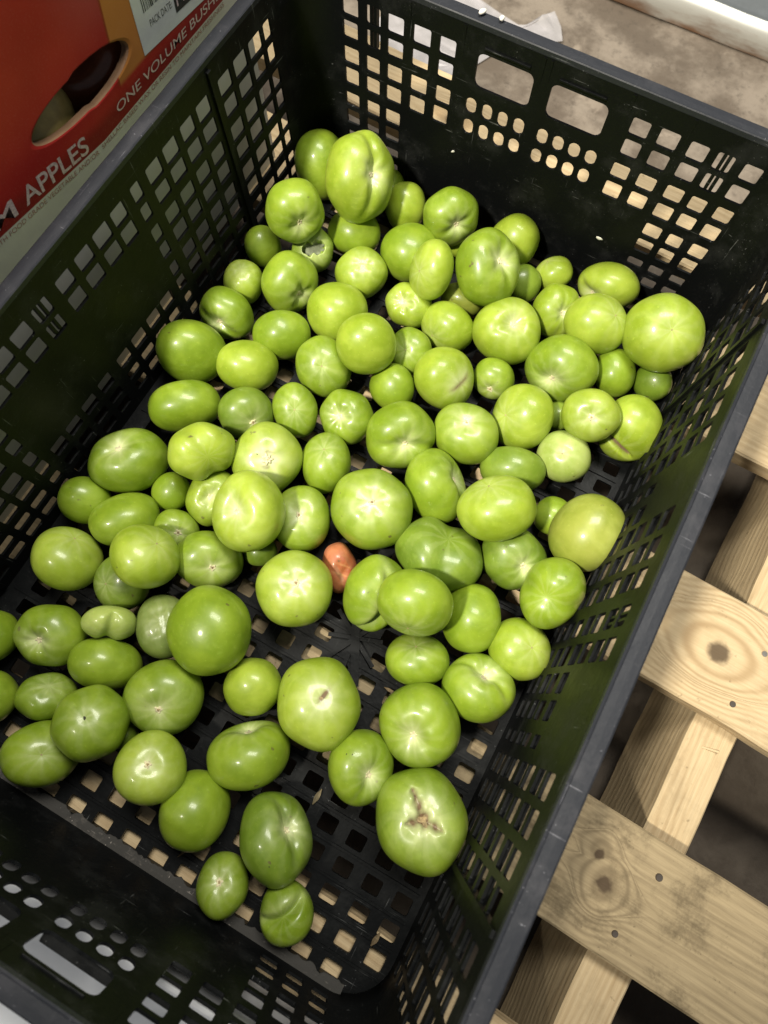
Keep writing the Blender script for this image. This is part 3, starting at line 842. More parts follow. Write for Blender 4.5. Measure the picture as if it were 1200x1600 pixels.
 ((-0.0106,-0.2212,0.0358), (0.0215,0.0062,0.0016,-0.0067,0.0199,0.0065,0.0014,-0.0056,0.0242), 0.82, 's', 'l',
  'tomato with a bright white patch in a dished top'),
 ((0.0250,-0.2323,0.0211), (-0.0031,-0.0092,-0.0223,-0.0044,0.0226,-0.0083,0.0221,0.0020,-0.0033), 0.86, 'n', 'g',
  'plain barrel-like tomato right of the white-patched dished one'),
 ((0.0382,-0.1872,0.0212), (0.0043,0.0218,-0.0120,-0.0070,0.0157,0.0203,0.0224,-0.0015,0.0072), 0.84, 'g', 'g',
  'bulging tilted tomato with its stem hollow turned away to the top', (-0.771,-0.608,0.191)),
 ((0.0794,-0.2202,0.0223), (0.0239,-0.0021,0.0077,-0.0080,0.0189,0.0164,-0.0064,-0.0181,0.0181), 0.84, 'g', 'dk',
  'tall dark glossy tomato with a bright hollow on its right shoulder', (0.746,-0.655,0.117), ((0.237,-0.417,0.878),)),
 ((0.0636,-0.2614,0.0160), (0.0161,0.0049,-0.0018,-0.0069,0.0162,0.0060,0.0046,-0.0037,0.0190), 0.82, 's', 'g',
  'small egg-shaped tomato with a faint ring, at the front of the crate'),
 ((0.1073,-0.2549,0.0167), (0.0165,0.0042,-0.0006,-0.0062,0.0172,0.0000,0.0009,0.0008,0.0191), 0.85, 'fold', 'g',
  'frontmost tomato, folded in like a curled lip', (-0.534,-0.814,0.229)),
 ((0.0263,-0.0479,0.0133), (0.0136,0.0012,0.0068,-0.0052,0.0153,-0.0042,-0.0079,0.0022,0.0150), 0.85, 'red', 'red',
  'small rotten orange-red tomato, the only red one in the crate', (0.618,-0.759,-0.205)),
]
# base skirt the crate stands on
bm = bmesh.new()
for s in (-1, 1):
    box(bm, -HXF + .02, HXF - .02, *sorted((s * (HYF - .001), s * (HYF - .004))), 0, CZ - .0005)
    box(bm, *sorted((s * (HXF - .001), s * (HXF - .004))), -HYF + .02, HYF - .02, 0, CZ - .0005)
bm_obj('base_skirt', bm, M_BLACK, CR)

# ------------------------------------------------------------------ tomatoes
TINTS = {  # two skin colours each: deep, light
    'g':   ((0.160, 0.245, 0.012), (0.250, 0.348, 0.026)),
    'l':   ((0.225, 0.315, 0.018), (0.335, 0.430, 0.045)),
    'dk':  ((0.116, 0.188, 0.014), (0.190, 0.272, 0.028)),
    'y':   ((0.205, 0.250, 0.028), (0.300, 0.335, 0.058)),
    'w':   ((0.250, 0.335, 0.055), (0.380, 0.455, 0.130)),
    'dull':((0.120, 0.175, 0.030), (0.190, 0.245, 0.060)),
    'red': ((0.300, 0.080, 0.028), (0.480, 0.170, 0.080)),
}
def tomato_mat(key):
    deep, light = TINTS[key]
    m, nt, b = new_mat('tomato_skin_' + {'g': 'green', 'l': 'light_green', 'dk': 'dark_green', 'y': 'yellow_green', 'w': 'whitish_green', 'dull': 'dull_green', 'red': 'red'}[key])
    c = coords(nt)
    oi = nt.nodes.new('ShaderNodeObjectInfo')
    off = nt.nodes.new('ShaderNodeVectorMath'); off.operation = 'ADD'
    nt.links.new(c, off.inputs[0])
    cmb = nt.nodes.new('ShaderNodeCombineXYZ')
    for k, mul in enumerate((3.1, 7.7, 5.3)):
        nt.links.new(math_n(nt, 'MULTIPLY', oi.outputs['Random'], mul), cmb.inputs[k])
    nt.links.new(cmb.outputs[0], off.inputs[1])
    v = off.outputs[0]
    n1 = noise_n(nt, v, 42, 3, 0.55)
    n2 = noise_n(nt, v, 420, 3, 0.6)
    n3 = noise_n(nt, v, 110, 4, 0.6)
    pale = nt.nodes.new('ShaderNodeAttribute'); pale.attribute_name = 'pale'
    cork = nt.nodes.new('ShaderNodeAttribute'); cork.attribute_name = 'cork'
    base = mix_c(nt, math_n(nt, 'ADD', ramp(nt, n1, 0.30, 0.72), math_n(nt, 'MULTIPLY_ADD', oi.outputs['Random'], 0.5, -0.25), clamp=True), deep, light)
    base = mix_c(nt, math_n(nt, 'MULTIPLY', ramp(nt, n3, 0.5, 0.75), 0.22), base, tuple(min(1, x * 1.25 + .02) for x in light))
    base = mix_c(nt, math_n(nt, 'MULTIPLY', ramp(nt, n2, 0.60, 0.78), 0.30), base, tuple(min(1, x * 1.5 + .03) for x in light))
    spk = noise_n(nt, v, 150, 2, 0.4)
    base = mix_c(nt, math_n(nt, 'MULTIPLY', ramp(nt, spk, 0.745, 0.79), 0.75), base, (0.10, 0.075, 0.03))
    wsh = noise_n(nt, stretched(nt, v, 24, 24, 70), 1.0, 5, 0.62, 0.9)
    base = mix_c(nt, math_n(nt, 'MULTIPLY', ramp(nt, wsh, 0.52, 0.74), 0.30), base, tuple(min(1, q_ * 1.3 + .05) for q_ in light))
    base = mix_c(nt, math_n(nt, 'MULTIPLY', ramp(nt, wsh, 0.46, 0.28), 0.30), base, tuple(q_ * 0.75 for q_ in deep))
    pf = math_n(nt, 'MULTIPLY', pale.outputs['Fac'], math_n(nt, 'MULTIPLY_ADD', n3, 0.7, 0.6), clamp=True)
    base = mix_c(nt, pf, base, (0.58, 0.63, 0.32) if key != 'red' else (0.55, 0.30, 0.12))
    ck = math_n(nt, 'MULTIPLY', cork.outputs['Fac'], math_n(nt, 'MULTIPLY_ADD', n2, 1.0, 0.5), clamp=True)
    base = mix_c(nt, ck, base, (0.16, 0.105, 0.055))
    nt.links.new(base, b.inputs['Base Color'])
    b.inputs['Roughness'].default_value = 0.36
    nt.links.new(math_n(nt, 'ADD', math_n(nt, 'MULTIPLY_ADD', n3, 0.26, 0.28), math_n(nt, 'MULTIPLY', ck, 0.4)), b.inputs['Roughness'])
    b.inputs['Specular IOR Level'].default_value = 0.42
    b.inputs['Coat Weight'].default_value = 0.30
    b.inputs['Coat Roughness'].default_value = 0.14
    b.inputs['Subsurface Weight'].default_value = 0.08
    b.inputs['Subsurface Radius'].default_value = (0.5, 1.0, 0.2)
    b.inputs['Subsurface Scale'].default_value = 0.004
    bump(nt, math_n(nt, 'ADD', math_n(nt, 'MULTIPLY', n2, 0.25), math_n(nt, 'MULTIPLY', n3, 0.8)), b, 0.0007, 0.22)
    return m
TM = {k: tomato_mat(k) for k in TINTS}
M_SCAR = plain('dry_stem_scar', (0.60, 0.55, 0.34), 0.8, 0, 300, 0.35)
M_SCARB = plain('brown_stem_scar', (0.33, 0.25, 0.13), 0.85, 0, 300, 0.4)
M_DARK = plain('dark_speck', (0.035, 0.035, 0.015), 0.8)

import numpy as np
def smooth(x, a, b):
    t = np.clip((x - a) / (b - a), 0, 1)
    return t * t * (3 - 2 * t)

def build_tomato(i, ctr, M, q, kind, tint, label, gdir=None, specks=()):
    rnd = random.Random(100 + i)
    special = kind in ('split', 'crack', 'slit', 'fold', 'bean', 'waist', 'rough', 'red')
    NU, NV = (112, 84) if special else (64, 44)
    # polar angle denser towards the visible pole
    t = np.linspace(0, 1, NV + 1) ** 1.25
    th = t * pi
    ph = np.linspace(0, 2 * pi, NU, endpoint=False)
    TH, PH = np.meshgrid(th, ph, indexing='ij')
    lob = rnd.choice((3, 4, 5, 5, 6)); p0 = rnd.uniform(0, 6.28)
    A = {'g': .030, 's': .016, 'w': .026, 'd': .014, 'n': .016}.get(kind, .03)
    rad = 1 + A * np.cos(lob * (PH - p0)) * np.sin(TH) ** 1.5 * (0.4 + 0.6 * np.cos(TH / 2)) \
        + .5 * A * np.cos(2 * (PH - p0 * 2.1)) * np.sin(TH)
    X = rad * np.sin(TH) * np.cos(PH)
    Y = rad * np.sin(TH) * np.sin(PH)
    Z = q * np.cos(TH)
    # flatten shoulders a little (boxy fruit)
    Z = q * np.sign(np.cos(TH)) * np.abs(np.cos(TH)) ** 0.86
    f1, f2, f3 = rnd.uniform(0, 6), rnd.uniform(0, 6), rnd.uniform(0, 6)
    wob = .018 * np.sin(2.3 * X + f1) + .016 * np.sin(2.9 * Y + f2) + .016 * np.sin(3.1 * Z + f3)
    X, Y, Z = X * (1 + wob), Y * (1 + wob), Z * (1 + wob)
    pale = .10 * (np.cos(rnd.choice((9, 11, 13)) * PH + 2 * np.sin(3 * TH)) > .3) * np.exp(-(TH / 1.1) ** 2); cork = np.zeros_like(X)
    st = np.cos(lob * (PH - p0))
    def dimple(D, W, furrow=.35):
        return D * np.exp(-(TH / W) ** 2) * (1 + furrow * st * smooth(TH, .1, .5)) 
    # tangent coordinates round the pole
    a_ = rnd.uniform(0, pi)
    if gdir is not None:
        dl = np.linalg.inv(np.array(M).reshape(3, 3)) @ np.array(gdir)
        a_ = math.atan2(dl[1], dl[0]) - pi / 2
    U = TH * np.cos(PH - a_); V = TH * np.sin(PH - a_)
    def groove(D, wu, lv, off=0.0, curve=0.0):
        return D * np.exp(-((U - off - curve * V * V) / wu) ** 2 - (V / lv) ** 4)
    if kind == 'g':
        Dd = rnd.uniform(.17, .26); 
        Z = Z - dimple(Dd, rnd.uniform(.30, .42))
        gr = groove(.13 if i in (12, 83, 66, 104, 24) else rnd.uniform(.03, .065), .15, rnd.uniform(.7, 1.1), 0, .12)
        if i == 1: gr = groove(.15, .16, 1.3, 0, .12)
        X, Y, Z = X * (1 - gr * .6), Y * (1 - gr * .6), Z - gr * .8 * np.cos(TH)
        pale += .80 * np.exp(-(TH / .24) ** 2) + .34 * np.exp(-(TH / .55) ** 2) * (.5 + .5 * np.cos(2 * (PH - a_) + 1))
    elif kind == 's':
        Z = Z - dimple(.12, .36, .25)
        pale += .75 * np.exp(-(TH / .17) ** 2) + .42 * np.exp(-(TH / .62) ** 2) * (.65 + .35 * np.cos(lob * (PH - p0)))
    elif kind == 'w':
        Z = Z - dimple(.08, .5, .4)
        wr = sum(np.sin(k * U * 5 + rnd.uniform(0, 6)) * np.cos(k * V * 4 + rnd.uniform(0, 6)) for k in (1, 2, 3)) / 3
        dsp = (.055 if tint == 'dull' else .030) * wr * np.exp(-(TH / .85) ** 2)
        X, Y, Z = X * (1 + dsp), Y * (1 + dsp), Z * (1 + dsp)
        pale += (.18 if tint == 'dull' else .5) * np.exp(-(TH / .6) ** 2) * (.6 + .4 * wr)
    elif kind in ('d', 'hole', 'scuff', 'd2'):
        Z = Z - .045 * np.exp(-(TH / .22) ** 2)
        pale += .28 * np.exp(-(TH / .5) ** 2) * (.7 + .3 * np.cos(5 * PH + p0))
        if kind == 'd2':
            Z = Z - .03 * np.exp(-(TH / .5) ** 2)
            pale += .4 * np.exp(-(TH / .45) ** 2)
            cork += 1.6 * np.exp(-((U) / .055) ** 2 - ((V - .08) / .16) ** 2)
        if kind == 'scuff':
            cork += .75 * np.exp(-((U - .35 * V * V) / .085) ** 2 - (V / .42) ** 4)
            pale += .5 * np.exp(-((U - .12) / .25) ** 2 - (V / .5) ** 4)
    elif kind == 'split':
        Z = Z - .03 * np.exp(-(TH / .6) ** 2)
        edge = .25 + .05 * np.sin(9 * V + f1) + .04 * np.sin(17 * V + f2)
        inside = smooth(1.25 * edge * np.sqrt(np.clip(1 - (V / .62) ** 2, 0, 1)) - np.abs(U), -.01, .05)
        Z = Z - .30 * inside
        cork += .0 * inside
        GREY = inside
        pale += .55 * np.exp(-(TH / .75) ** 2) * (1 - inside)
    elif kind == 'slit':
        g1 = groove(.20, .085, .55, 0, .25)
        Z = Z - g1; cork += 1.0 * smooth(g1, .07, .16)
        g0 = groove(.07, .35, .8, -.2)
        Z = Z - g0
    elif kind == 'fold':
        g1 = groove(.30, .20, 1.0, 0, .3)
        X, Y, Z = X * (1 - g1 * .45), Y * (1 - g1 * .45), Z - g1
        pale += .22 * np.exp(-((U - .35) / .25) ** 2)
    elif kind == 'bean':
        g1 = .30 * np.exp(-(U / .28) ** 2) * smooth(np.cos(TH), -.4, .5)
        X, Y, Z = X * (1 - g1 * .2), Y * (1 - g1 * .2), Z - g1
        pale += .25
    elif kind == 'waist':
        g1 = .15 * np.exp(-(U / .34) ** 2) * smooth(np.cos(TH), -.5, .5)
        X, Y, Z = X * (1 - g1 * .5), Y * (1 - g1 * .5), Z - g1
    elif kind == 'rough':
        Z = Z - dimple(.07, .45, .4)
        wr = np.sin(13 * U + f1) * np.sin(11 * V + f2)
        Z = Z + .014 * wr * np.exp(-(TH / .5) ** 2)
        pale += 1.0 * np.exp(-(TH / .36) ** 2) + .5 * np.exp(-(TH / .8) ** 2) * (.6 + .4 * np.cos(6 * PH + 3 * TH))
        cork += .55 * np.exp(-((TH - .22) / .06) ** 2) * smooth(np.sin(2 * PH + 8 * TH + f3), .2, .9)
    elif kind == 'crack':
        Z = Z - dimple(.12, .45, .3)
        pale += .55 * np.exp(-(TH / .55) ** 2)
        for k_, (aa, L) in enumerate(((a_ - pi / 2, .78), (a_ - pi / 2 - 2.35, .50), (a_ - pi / 2 + 1.4, .46))):
            du = TH * np.cos(PH - aa); dv = TH * np.sin(PH - aa)
            wdt = .125 * (1 - np.clip(du / L, 0, 1) * .7) + .020 * np.sin(24 * du + k_)
            c1 = np.exp(-(dv / wdt) ** 2) * smooth(du, -.05, .05) * (1 - smooth(du, L * .75, L))
            Z = Z - .13 * c1
            cork += 1.1 * c1 ** 1.5 * (.85 + .25 * np.sin(31 * du + 17 * dv))
            pale += .45 * np.exp(-(dv / (wdt * 2.2)) ** 2) * smooth(du, -.05, .05) * (1 - smooth(du, L * .75, L * 1.1))
    elif kind == 'red':
        wr = np.sin(9 * U + f1) * np.sin(10 * V + f2)
        Z = Z - .10 * np.exp(-(TH / .35) ** 2) + .03 * wr * np.exp(-(TH / .6) ** 2)
        cork += .6 * smooth(np.sin(7 * U + 4 * V), .3, .9) * np.exp(-(TH / .6) ** 2)
        pale += .5 * smooth(np.sin(15 * V + 6 * U), .6, .95) * np.exp(-(TH / .5) ** 2)
    if kind == 'n':
        Z = Z - .16 * np.exp(-(TH / .4) ** 2)
    Mm = np.array(M).reshape(3, 3)
    P = np.stack([X[1:-1].ravel(), Y[1:-1].ravel(), Z[1:-1].ravel()], 1)
    top = np.array([[0, 0, Z[0].mean()]]); bot = np.array([[0, 0, Z[-1].mean()]])
    P = np.concatenate([P, top, bot]) @ Mm.T
    nr = NV - 1
    it, ib = nr * NU, nr * NU + 1
    faces = []
    for a in range(nr - 1):
        for k in range(NU):
            k2 = (k + 1) % NU
            faces.append((a * NU + k, (a + 1) * NU + k, (a + 1) * NU + k2, a * NU + k2))
    for k in range(NU):
        k2 = (k + 1) % NU
        faces.append((it, k, k2)); faces.append((ib, (nr - 1) * NU + k2, (nr - 1) * NU + k))
    o = mesh_obj('tomato', P.tolist(), faces, TM[tint], smooth=True)
    me = o.data
    for nm, arr in (('pale', pale), ('cork', cork)):
        at = me.attributes.new(nm, 'FLOAT', 'POINT')
        at.data.foreach_set('value', np.concatenate([arr[1:-1].ravel(), [arr[0].mean()], [arr[-1].mean()]]).astype(np.float32))
    o.location = ctr
    tag(o, label, 'tomato', 'green tomatoes lying in the crate' if tint != 'red' else None)
    # parts ---------------------------------------------------------------------
    ztop = Z[0].mean(); scale = abs(np.linalg.det(Mm)) ** (1 / 3)
    def surf(thv, phv):
        ti = (thv / pi) ** (1 / 1.25) * NV
        a = min(int(ti), NV - 1); fr = ti - a
        kf = (phv % (2 * pi)) / (2 * pi) * NU
        k = int(kf) % NU; k2 = (k + 1) % NU; fk = kf - int(kf)
        r = []
        for Q in (X, Y, Z):
            r.append((Q[a, k] * (1 - fk) + Q[a, k2] * fk) * (1 - fr) + (Q[a + 1, k] * (1 - fk) + Q[a + 1, k2] * fk) * fr)
        return np.array(r)
    def disc(name, rr_, mat, rays, amp, lift, ring=True, cu=0.0, cv=0.0, el=1.0):
        K = 30; R_ = 5
        vv = []; ff = []
        for r in range(R_ + 1):
            for k in range(K):
                ang = 2 * pi * k / K
                ext = rr_ * (1 + amp * cos(rays * ang + f1) + .12 * sin(3 * ang + f2))
                d = ext * max(r, .02) / R_
                uu, v_ = cu + d * cos(ang) * el, cv + d * sin(ang)
                t_ = math.hypot(uu, v_)
                s_ = surf(max(t_, .002), math.atan2(v_, uu))
                nrm = s_ / max(np.linalg.norm(s_), 1e-6)
                hgt = lift * (0.4 + (1.0 if ring and r in (3,) else .25) + .5 * rnd.random())
                if r == R_: hgt = -.006
                vv.append(tuple(Mm @ (s_ + nrm * hgt)))
        for r in range(R_):
            for k in range(K):
                k2 = (k + 1) % K
                ff.append((r * K + k, (r + 1) * K + k, (r + 1) * K + k2, r * K + k2))
        p = mesh_obj(name, vv, ff, mat, o, smooth=True)
        return p
    sz = 1.0 * min(1.4, .0021 / scale / .105)
    if kind == 's':
        disc('stem_scar', .125 * sz, M_SCAR, 5, .22, .016)
        disc('stem_scar_core', .050 * sz, M_SCARB, 3, .15, .030, False)
    elif kind == 'g':
        disc('stem_scar', .115 * sz, M_SCAR, 5, .25, .014)
    elif kind == 'rough':
        disc('stem_scar', .15, M_SCAR, 7, .3, .03)
    elif kind == 'd':
        disc('blossom_scar', .032 * sz, M_SCARB, 3, .2, .008, False)
    elif kind == 'd2':
        disc('blossom_scar', .06 * sz, M_SCARB, 3, .3, .012, True)
    elif kind == 'hole':
        disc('pinhole', .045, M_DARK, 2, .2, .006, False)
    elif kind == 'crack':
        disc('stem_scar', .10, M_SCARB, 3, .3, .02)
    elif kind == 'split':
        disc('torn_opening', .40, M_TORN, 7, .10, .012, False, el=.52) if False else None
        # grey dried inside seen through the torn skin
        K = 40; vv = []; ff = []
        for r in range(6):
            for k in range(K):
                ang = 2 * pi * k / K
                e = (1 + .10 * sin(7 * ang) + .07 * sin(11 * ang + 1)) * r / 5
                du, dv = .30 * e * cos(ang), .58 * e * sin(ang)
                # back to the rotated frame
                uu = du * cos(a_) - dv * sin(a_); v_ = du * sin(a_) + dv * cos(a_)
                s_ = surf(max(math.hypot(uu, v_), .002), math.atan2(v_, uu))
                s_ = s_ * (1 + .012 - (.0 if r < 5 else .02))
                s_[2] += .0
                vv.append(tuple(Mm @ s_))
        for r in range(5):
            for k in range(K):
                k2 = (k + 1) % K
                ff.append((r * K + k, (r + 1) * K + k, (r + 1) * K + k2, r * K + k2))
        mesh_obj('dried_opening', vv, ff, plain('dried_pulp', (0.17, 0.19, 0.12), 0.7, 0, 200, .3), o, smooth=True)
    for sd in specks:
        dl = np.linalg.inv(Mm) @ np.array(sd); dl /= np.linalg.norm(dl)
        tt = math.acos(max(-1, min(1, dl[2]))); pp = math.atan2(dl[1], dl[0])
        disc('dark_speck', .022, M_DARK, 2, .3, .007, False, cu=tt * cos(pp), cv=tt * sin(pp))
    return o
for i, rec in enumerate(TOMATOES):
    build_tomato(i, *rec)

# ------------------------------------------------------------------ apple box on the left
BX = -0.222
AB = empty('apple_box', (BX - .15, 0.0, PZ))
tag(AB, 'red and white cardboard apple box with oval hand hole, left of the crate', 'box')
def place_local(o, parent):
    o.location = (-parent.location[0], -parent.location[1], -parent.location[2])

def printed_card():
    m, nt, b = new_mat('printed_cardboard')
    c = coords(nt)
    sep = nt.nodes.new('ShaderNodeSeparateXYZ'); nt.links.new(c, sep.inputs[0])
    x, y, z = sep.outputs
    # lower edge of the print
    lim = math_n(nt, 'ADD', 0.1480, math_n(nt, 'MULTIPLY', math_n(nt, 'MAXIMUM', math_n(nt, 'SUBTRACT', 0.100, y), 0.0), 0.125))
    d = math_n(nt, 'SUBTRACT', z, lim)
    red = ramp(nt, d, -0.0002, 0.0003)
    n1 = noise_n(nt, c, 26, 3, 0.5)
    n2 = noise_n(nt, c, 900, 2, 0.5)
    rc = mix_c(nt, ramp(nt, n1, 0.3, 0.7), (0.38, 0.018, 0.015), (0.45, 0.027, 0.020))
    # darker red band along the bottom
    rc = mix_c(nt, math_n(nt, 'SUBTRACT', 1.0, ramp(nt, d, 0.006, 0.016)), rc, (0.235, 0.010, 0.014))
    # picture of a glossy apple: pinkish highlight left of its outline
    hl = math_n(nt, 'MULTIPLY', ramp(nt, y, 0.092, 0.140), ramp(nt, z, 0.186, 0.225))
    rc = mix_c(nt, math_n(nt, 'MULTIPLY', hl, 0.6), rc, (0.38, 0.085, 0.085))
    edge = math_n(nt, 'ADD', 0.128, math_n(nt, 'MULTIPLY', math_n(nt, 'SUBTRACT', z, 0.168), 0.20))
    e = math_n(nt, 'SUBTRACT', y, edge)
    oc = mix_c(nt, ramp(nt, n1, 0.3, 0.7), (0.52, 0.200, 0.045), (0.60, 0.245, 0.058))
    oc = mix_c(nt, math_n(nt, 'SUBTRACT', 1.0, ramp(nt, math_n(nt, 'ABSOLUTE', e), 0.0006, 0.0018)), oc, (0.28, 0.04, 0.012))
    of = math_n(nt, 'MULTIPLY', ramp(nt, e, -0.0012, 0.0004), ramp(nt, z, 0.1635, 0.1675))
    pic = mix_c(nt, of, rc, oc)
    white = mix_c(nt, ramp(nt, n1, 0.3, 0.7), (0.52, 0.53, 0.47), (0.60, 0.61, 0.55))
    col = mix_c(nt, red, white, pic)
    col = mix_c(nt, math_n(nt, 'MULTIPLY', ramp(nt, n2, 0.55, 0.7), 0.03), col, (0.75, 0.6, 0.55))
    nt.links.new(col, b.inputs['Base Color'])
    b.inputs['Roughness'].default_value = 0.5
    b.inputs['Specular IOR Level'].default_value = 0.3
    bump(nt, noise_n(nt, stretched(nt, c, 300, 300, 8), 1.0, 2, 0.5), b, 0.0004, 0.25)
    return m
M_CARD = printed_card()
M_WCARD = plain('white_cardboard', (0.66, 0.66, 0.62), 0.7, 0, 30, 0.08)
M_KRAFT = plain('brown_cardboard', (0.27, 0.15, 0.08), 0.8, 0, 60, 0.15)
# side panel facing the crate, with the oval hand hole cut through it
Y0, Y1, Z0, Z1 = -0.26, 0.262, PZ, 0.292
hy, hz = 0.1005, 0.1815
HL, HW_, HA = 0.0445, 0.0118, radians(-3.0)
bm = bmesh.new()
K = 64
def hole_pt(k, grow=1.0):
    a = 2 * pi * k / K
    ca, sa = cos(a), sin(a)
    u = HL * grow * (abs(ca) ** 0.9) * (1 if ca >= 0 else -1)
    v = HW_ * grow * sa * (1.06 if ca > 0 else .94)
    return hy + u * cos(HA) - v * sin(HA), hz + u * sin(HA) + v * cos(HA)
def rect_pt(k):
    a = 2 * pi * k / K
    dx, dz = cos(a), sin(a)
    t = min((0.056) / max(abs(dx), 1e-6), (0.024) / max(abs(dz), 1e-6))
    return hy + dx * t, hz + dz * t
def rect_sq(k):
    # walk the rectangle evenly so that the corners are hit
    n4 = K // 4
    a = (k + n4 // 2) % K
    side, f = divmod(a, n4); f /= n4
    hw, hh = 0.056, 0.024
    return [(hy + hw, hz - hh + 2 * hh * f), (hy + hw - 2 * hw * f, hz + hh), (hy - hw, hz + hh - 2 * hh * f), (hy - hw + 2 * hw * f, hz - hh)][side]
lay = []
for x_, fn in ((BX, rect_sq), (BX, lambda k: hole_pt(k, 1.08)), (BX - .0004, lambda k: hole_pt(k, 1.02)), (BX - .0016, lambda k: hole_pt(k, 1.0)), (BX - .0045, lambda k: hole_pt(k, 1.0))):
    lay.append([bm.verts.new((x_, *fn(k))) for k in range(K)])
for a in range(2):
    for k in range(K):
        bm.faces.new((lay[a][k], lay[a][(k + 1) % K], lay[a + 1][(k + 1) % K], lay[a + 1][k]))
ya, yb, za, zb = hy - .056, hy + .056, hz - .024, hz + .024
def quad(x, y0, y1, z0, z1):
    bm.faces.new([bm.verts.new(p) for p in ((x, y0, z0), (x, y1, z0), (x, y1, z1), (x, y0, z1))])
for (y0, y1, z0, z1) in ((Y0, ya, Z0, Z1), (yb, Y1, Z0, Z1), (ya, yb, Z0, za), (ya, yb, zb, Z1)):
    quad(BX, y0, y1, z0, z1)
o = bm_obj('side_panel', bm, M_CARD, AB, smooth=False); place_local(o, AB)
bm = bmesh.new()
lay = []
for x_, gr in ((BX - .0004, 1.02), (BX - .0018, .995), (BX - .0032, 1.0), (BX - .0048, .99), (BX - .0050, 1.12)):
    lay.append([bm.verts.new((x_, *hole_pt(k, gr + .006 * noise.noise(Vector((k * .9, x_ * 900, 0)))))) for k in range(K)])
for a in range(len(lay) - 1):
    for k in range(K):
        bm.faces.new((lay[a][k], lay[a][(k + 1) % K], lay[a + 1][(k + 1) % K], lay[a + 1][k]))
o = bm_obj('hand_hole_edge', bm, M_KRAFT, AB); place_local(o, AB)
bm = bmesh.new()
box(bm, BX - .30, BX - .0005, Y0, Y0 + .004, Z0, Z1); box(bm, BX - .30, BX - .0005, Y1 - .004, Y1, Z0, Z1)
box(bm, BX - .30, BX - .296, Y0, Y1, Z0, Z1)
o = bm_obj('box_walls', bm, M_WCARD, AB); place_local(o, AB)
bm = bmesh.new(); box(bm, BX - .30, BX - .001, Y0, Y1, Z1, Z1 + .004)
box(bm, BX - .296, BX - .002, Y0 + .004, Y1 - .004, Z0 + .001, Z0 + .004)
o = bm_obj('lid', bm, M_KRAFT, AB); place_local(o, AB)

def apple(loc, r, col, label, tiltx=0.4):
    vs, fs = [], []
    NU, NV = 40, 26
    for a in range(NV + 1):
        t = a / NV * pi
        for k in range(NU):
            p = 2 * pi * k / NU
            rr = sin(t) * (1 + .02 * cos(5 * p) * (1 if t > 1.6 else .3))
            z = .92 * cos(t) - .30 * exp(-(t / .35) ** 2) + .14 * exp(-((pi - t) / .3) ** 2)
            vs.append((r * rr * cos(p), r * rr * sin(p), r * z))
    for a in range(NV):
        for k in range(NU):
            fs.append((a * NU + k, (a + 1) * NU + k, (a + 1) * NU + (k + 1) % NU, a * NU + (k + 1) % NU))
    m = plain('apple_skin', col, 0.22, 0, 60, .2)
    o = mesh_obj('apple', vs, fs, m, smooth=True)
    o.location = loc; o.rotation_euler = (tiltx, .5, 0)
    tag(o, label, 'apple', 'apples seen through the hand hole')
    st = bmesh.new(); bmesh.ops.create_cone(st, segments=8, radius1=.0012, radius2=.0016, depth=.018)
    s = bm_obj('apple_stem', st, M_KRAFT, o); s.location = (0, 0, r * .72)
    return o
apple((BX - .040, .072, .163), .037, (0.46, 0.36, 0.12), 'yellow-green apple in the left end of the red box hand hole')
apple((BX - .043, .137, .158), .038, (0.13, 0.040, 0.018), 'dark red apple in the right end of the red box hand hole')
bm = bmesh.new(); box(bm, BX - .28, BX - .006, Y0 + .02, Y1 - .02, .108, .118)
o = bm_obj('apple_tray', bm, plain('purple_tray', (0.05, 0.03, 0.04), .8)); tag(o, 'dark moulded tray under the apples inside the red box', 'tray')

# lettering ---------------------------------------------------------------------
def ink(name, col):
    return plain(name, col, 0.55, 0, 500, 0.25)
M_INKW = ink('pale_pink_ink', (0.62, 0.50, 0.47)); M_INKT = ink('small_brown_ink', (0.34, 0.17, 0.14)); M_INKB = ink('black_ink', (0.03, 0.035, 0.03))
M_INKG = ink('grey_ink', (0.12, 0.13, 0.11))
def lettering(name, text, y0, z0, width, ang, height, mat, parent, bold=0.0, x=BX, depth=0.00012, shear=0.0):
    cu = bpy.data.curves.new(name, 'FONT')
    cu.body = text; cu.size = 1.0; cu.offset = bold; cu.extrude = 0.0
    cu.shear = shear
    tmp = bpy.data.objects.new(name + '_tmp', cu)
    COL.objects.link(tmp)
    dg = bpy.context.evaluated_depsgraph_get()
    me = bpy.data.meshes.new_from_object(tmp.evaluated_get(dg))
    bpy.data.objects.remove(tmp)
    xs_ = [v.co.x for v in me.vertices]; ys_ = [v.co.y for v in me.vertices]
    w = max(xs_) - min(xs_); h = max(ys_)
    sx, sy = width / w, height / h
    x0 = min(xs_)
    for v in me.vertices:
        u, vv = (v.co.x - x0) * sx, v.co.y * sy
        v.co = Vector((x + depth, y0 + u * cos(ang) - vv * sin(ang), z0 + u * sin(ang) + vv * cos(ang)))
    me.materials.clear(); me.materials.append(mat)
    o = bpy.data.objects.new(name, me); COL.objects.link(o)
    o.parent = parent; place_local(o, parent)
    return o
D = radians
lettering('lettering', 'M', .0045, .1640, .0185, D(-9), .0105, M_INKW, AB, .012)
lettering('lettering', 'APPLES', .0300, .1602, .0570, D(-8.8), .0108, M_INKW, AB, .012)
lettering('lettering', 'ONE VOLUME BUSHEL', .1185, .1535, .1240, D(-1.0), .0056, M_INKW, AB, .004, shear=.12)
lettering('small_print', 'COATED WITH FOOD GRADE VEGETABLE AND/OR', -.0270, .1600, .1200, D(-7.4), .0030, M_INKT, AB)
lettering('small_print', 'SHELLAC BASED WAX OR RESIN TO MAINTAIN FRESHNESS', .0960, .1448, .1420, D(-0.2), .0028, M_INKT, AB)
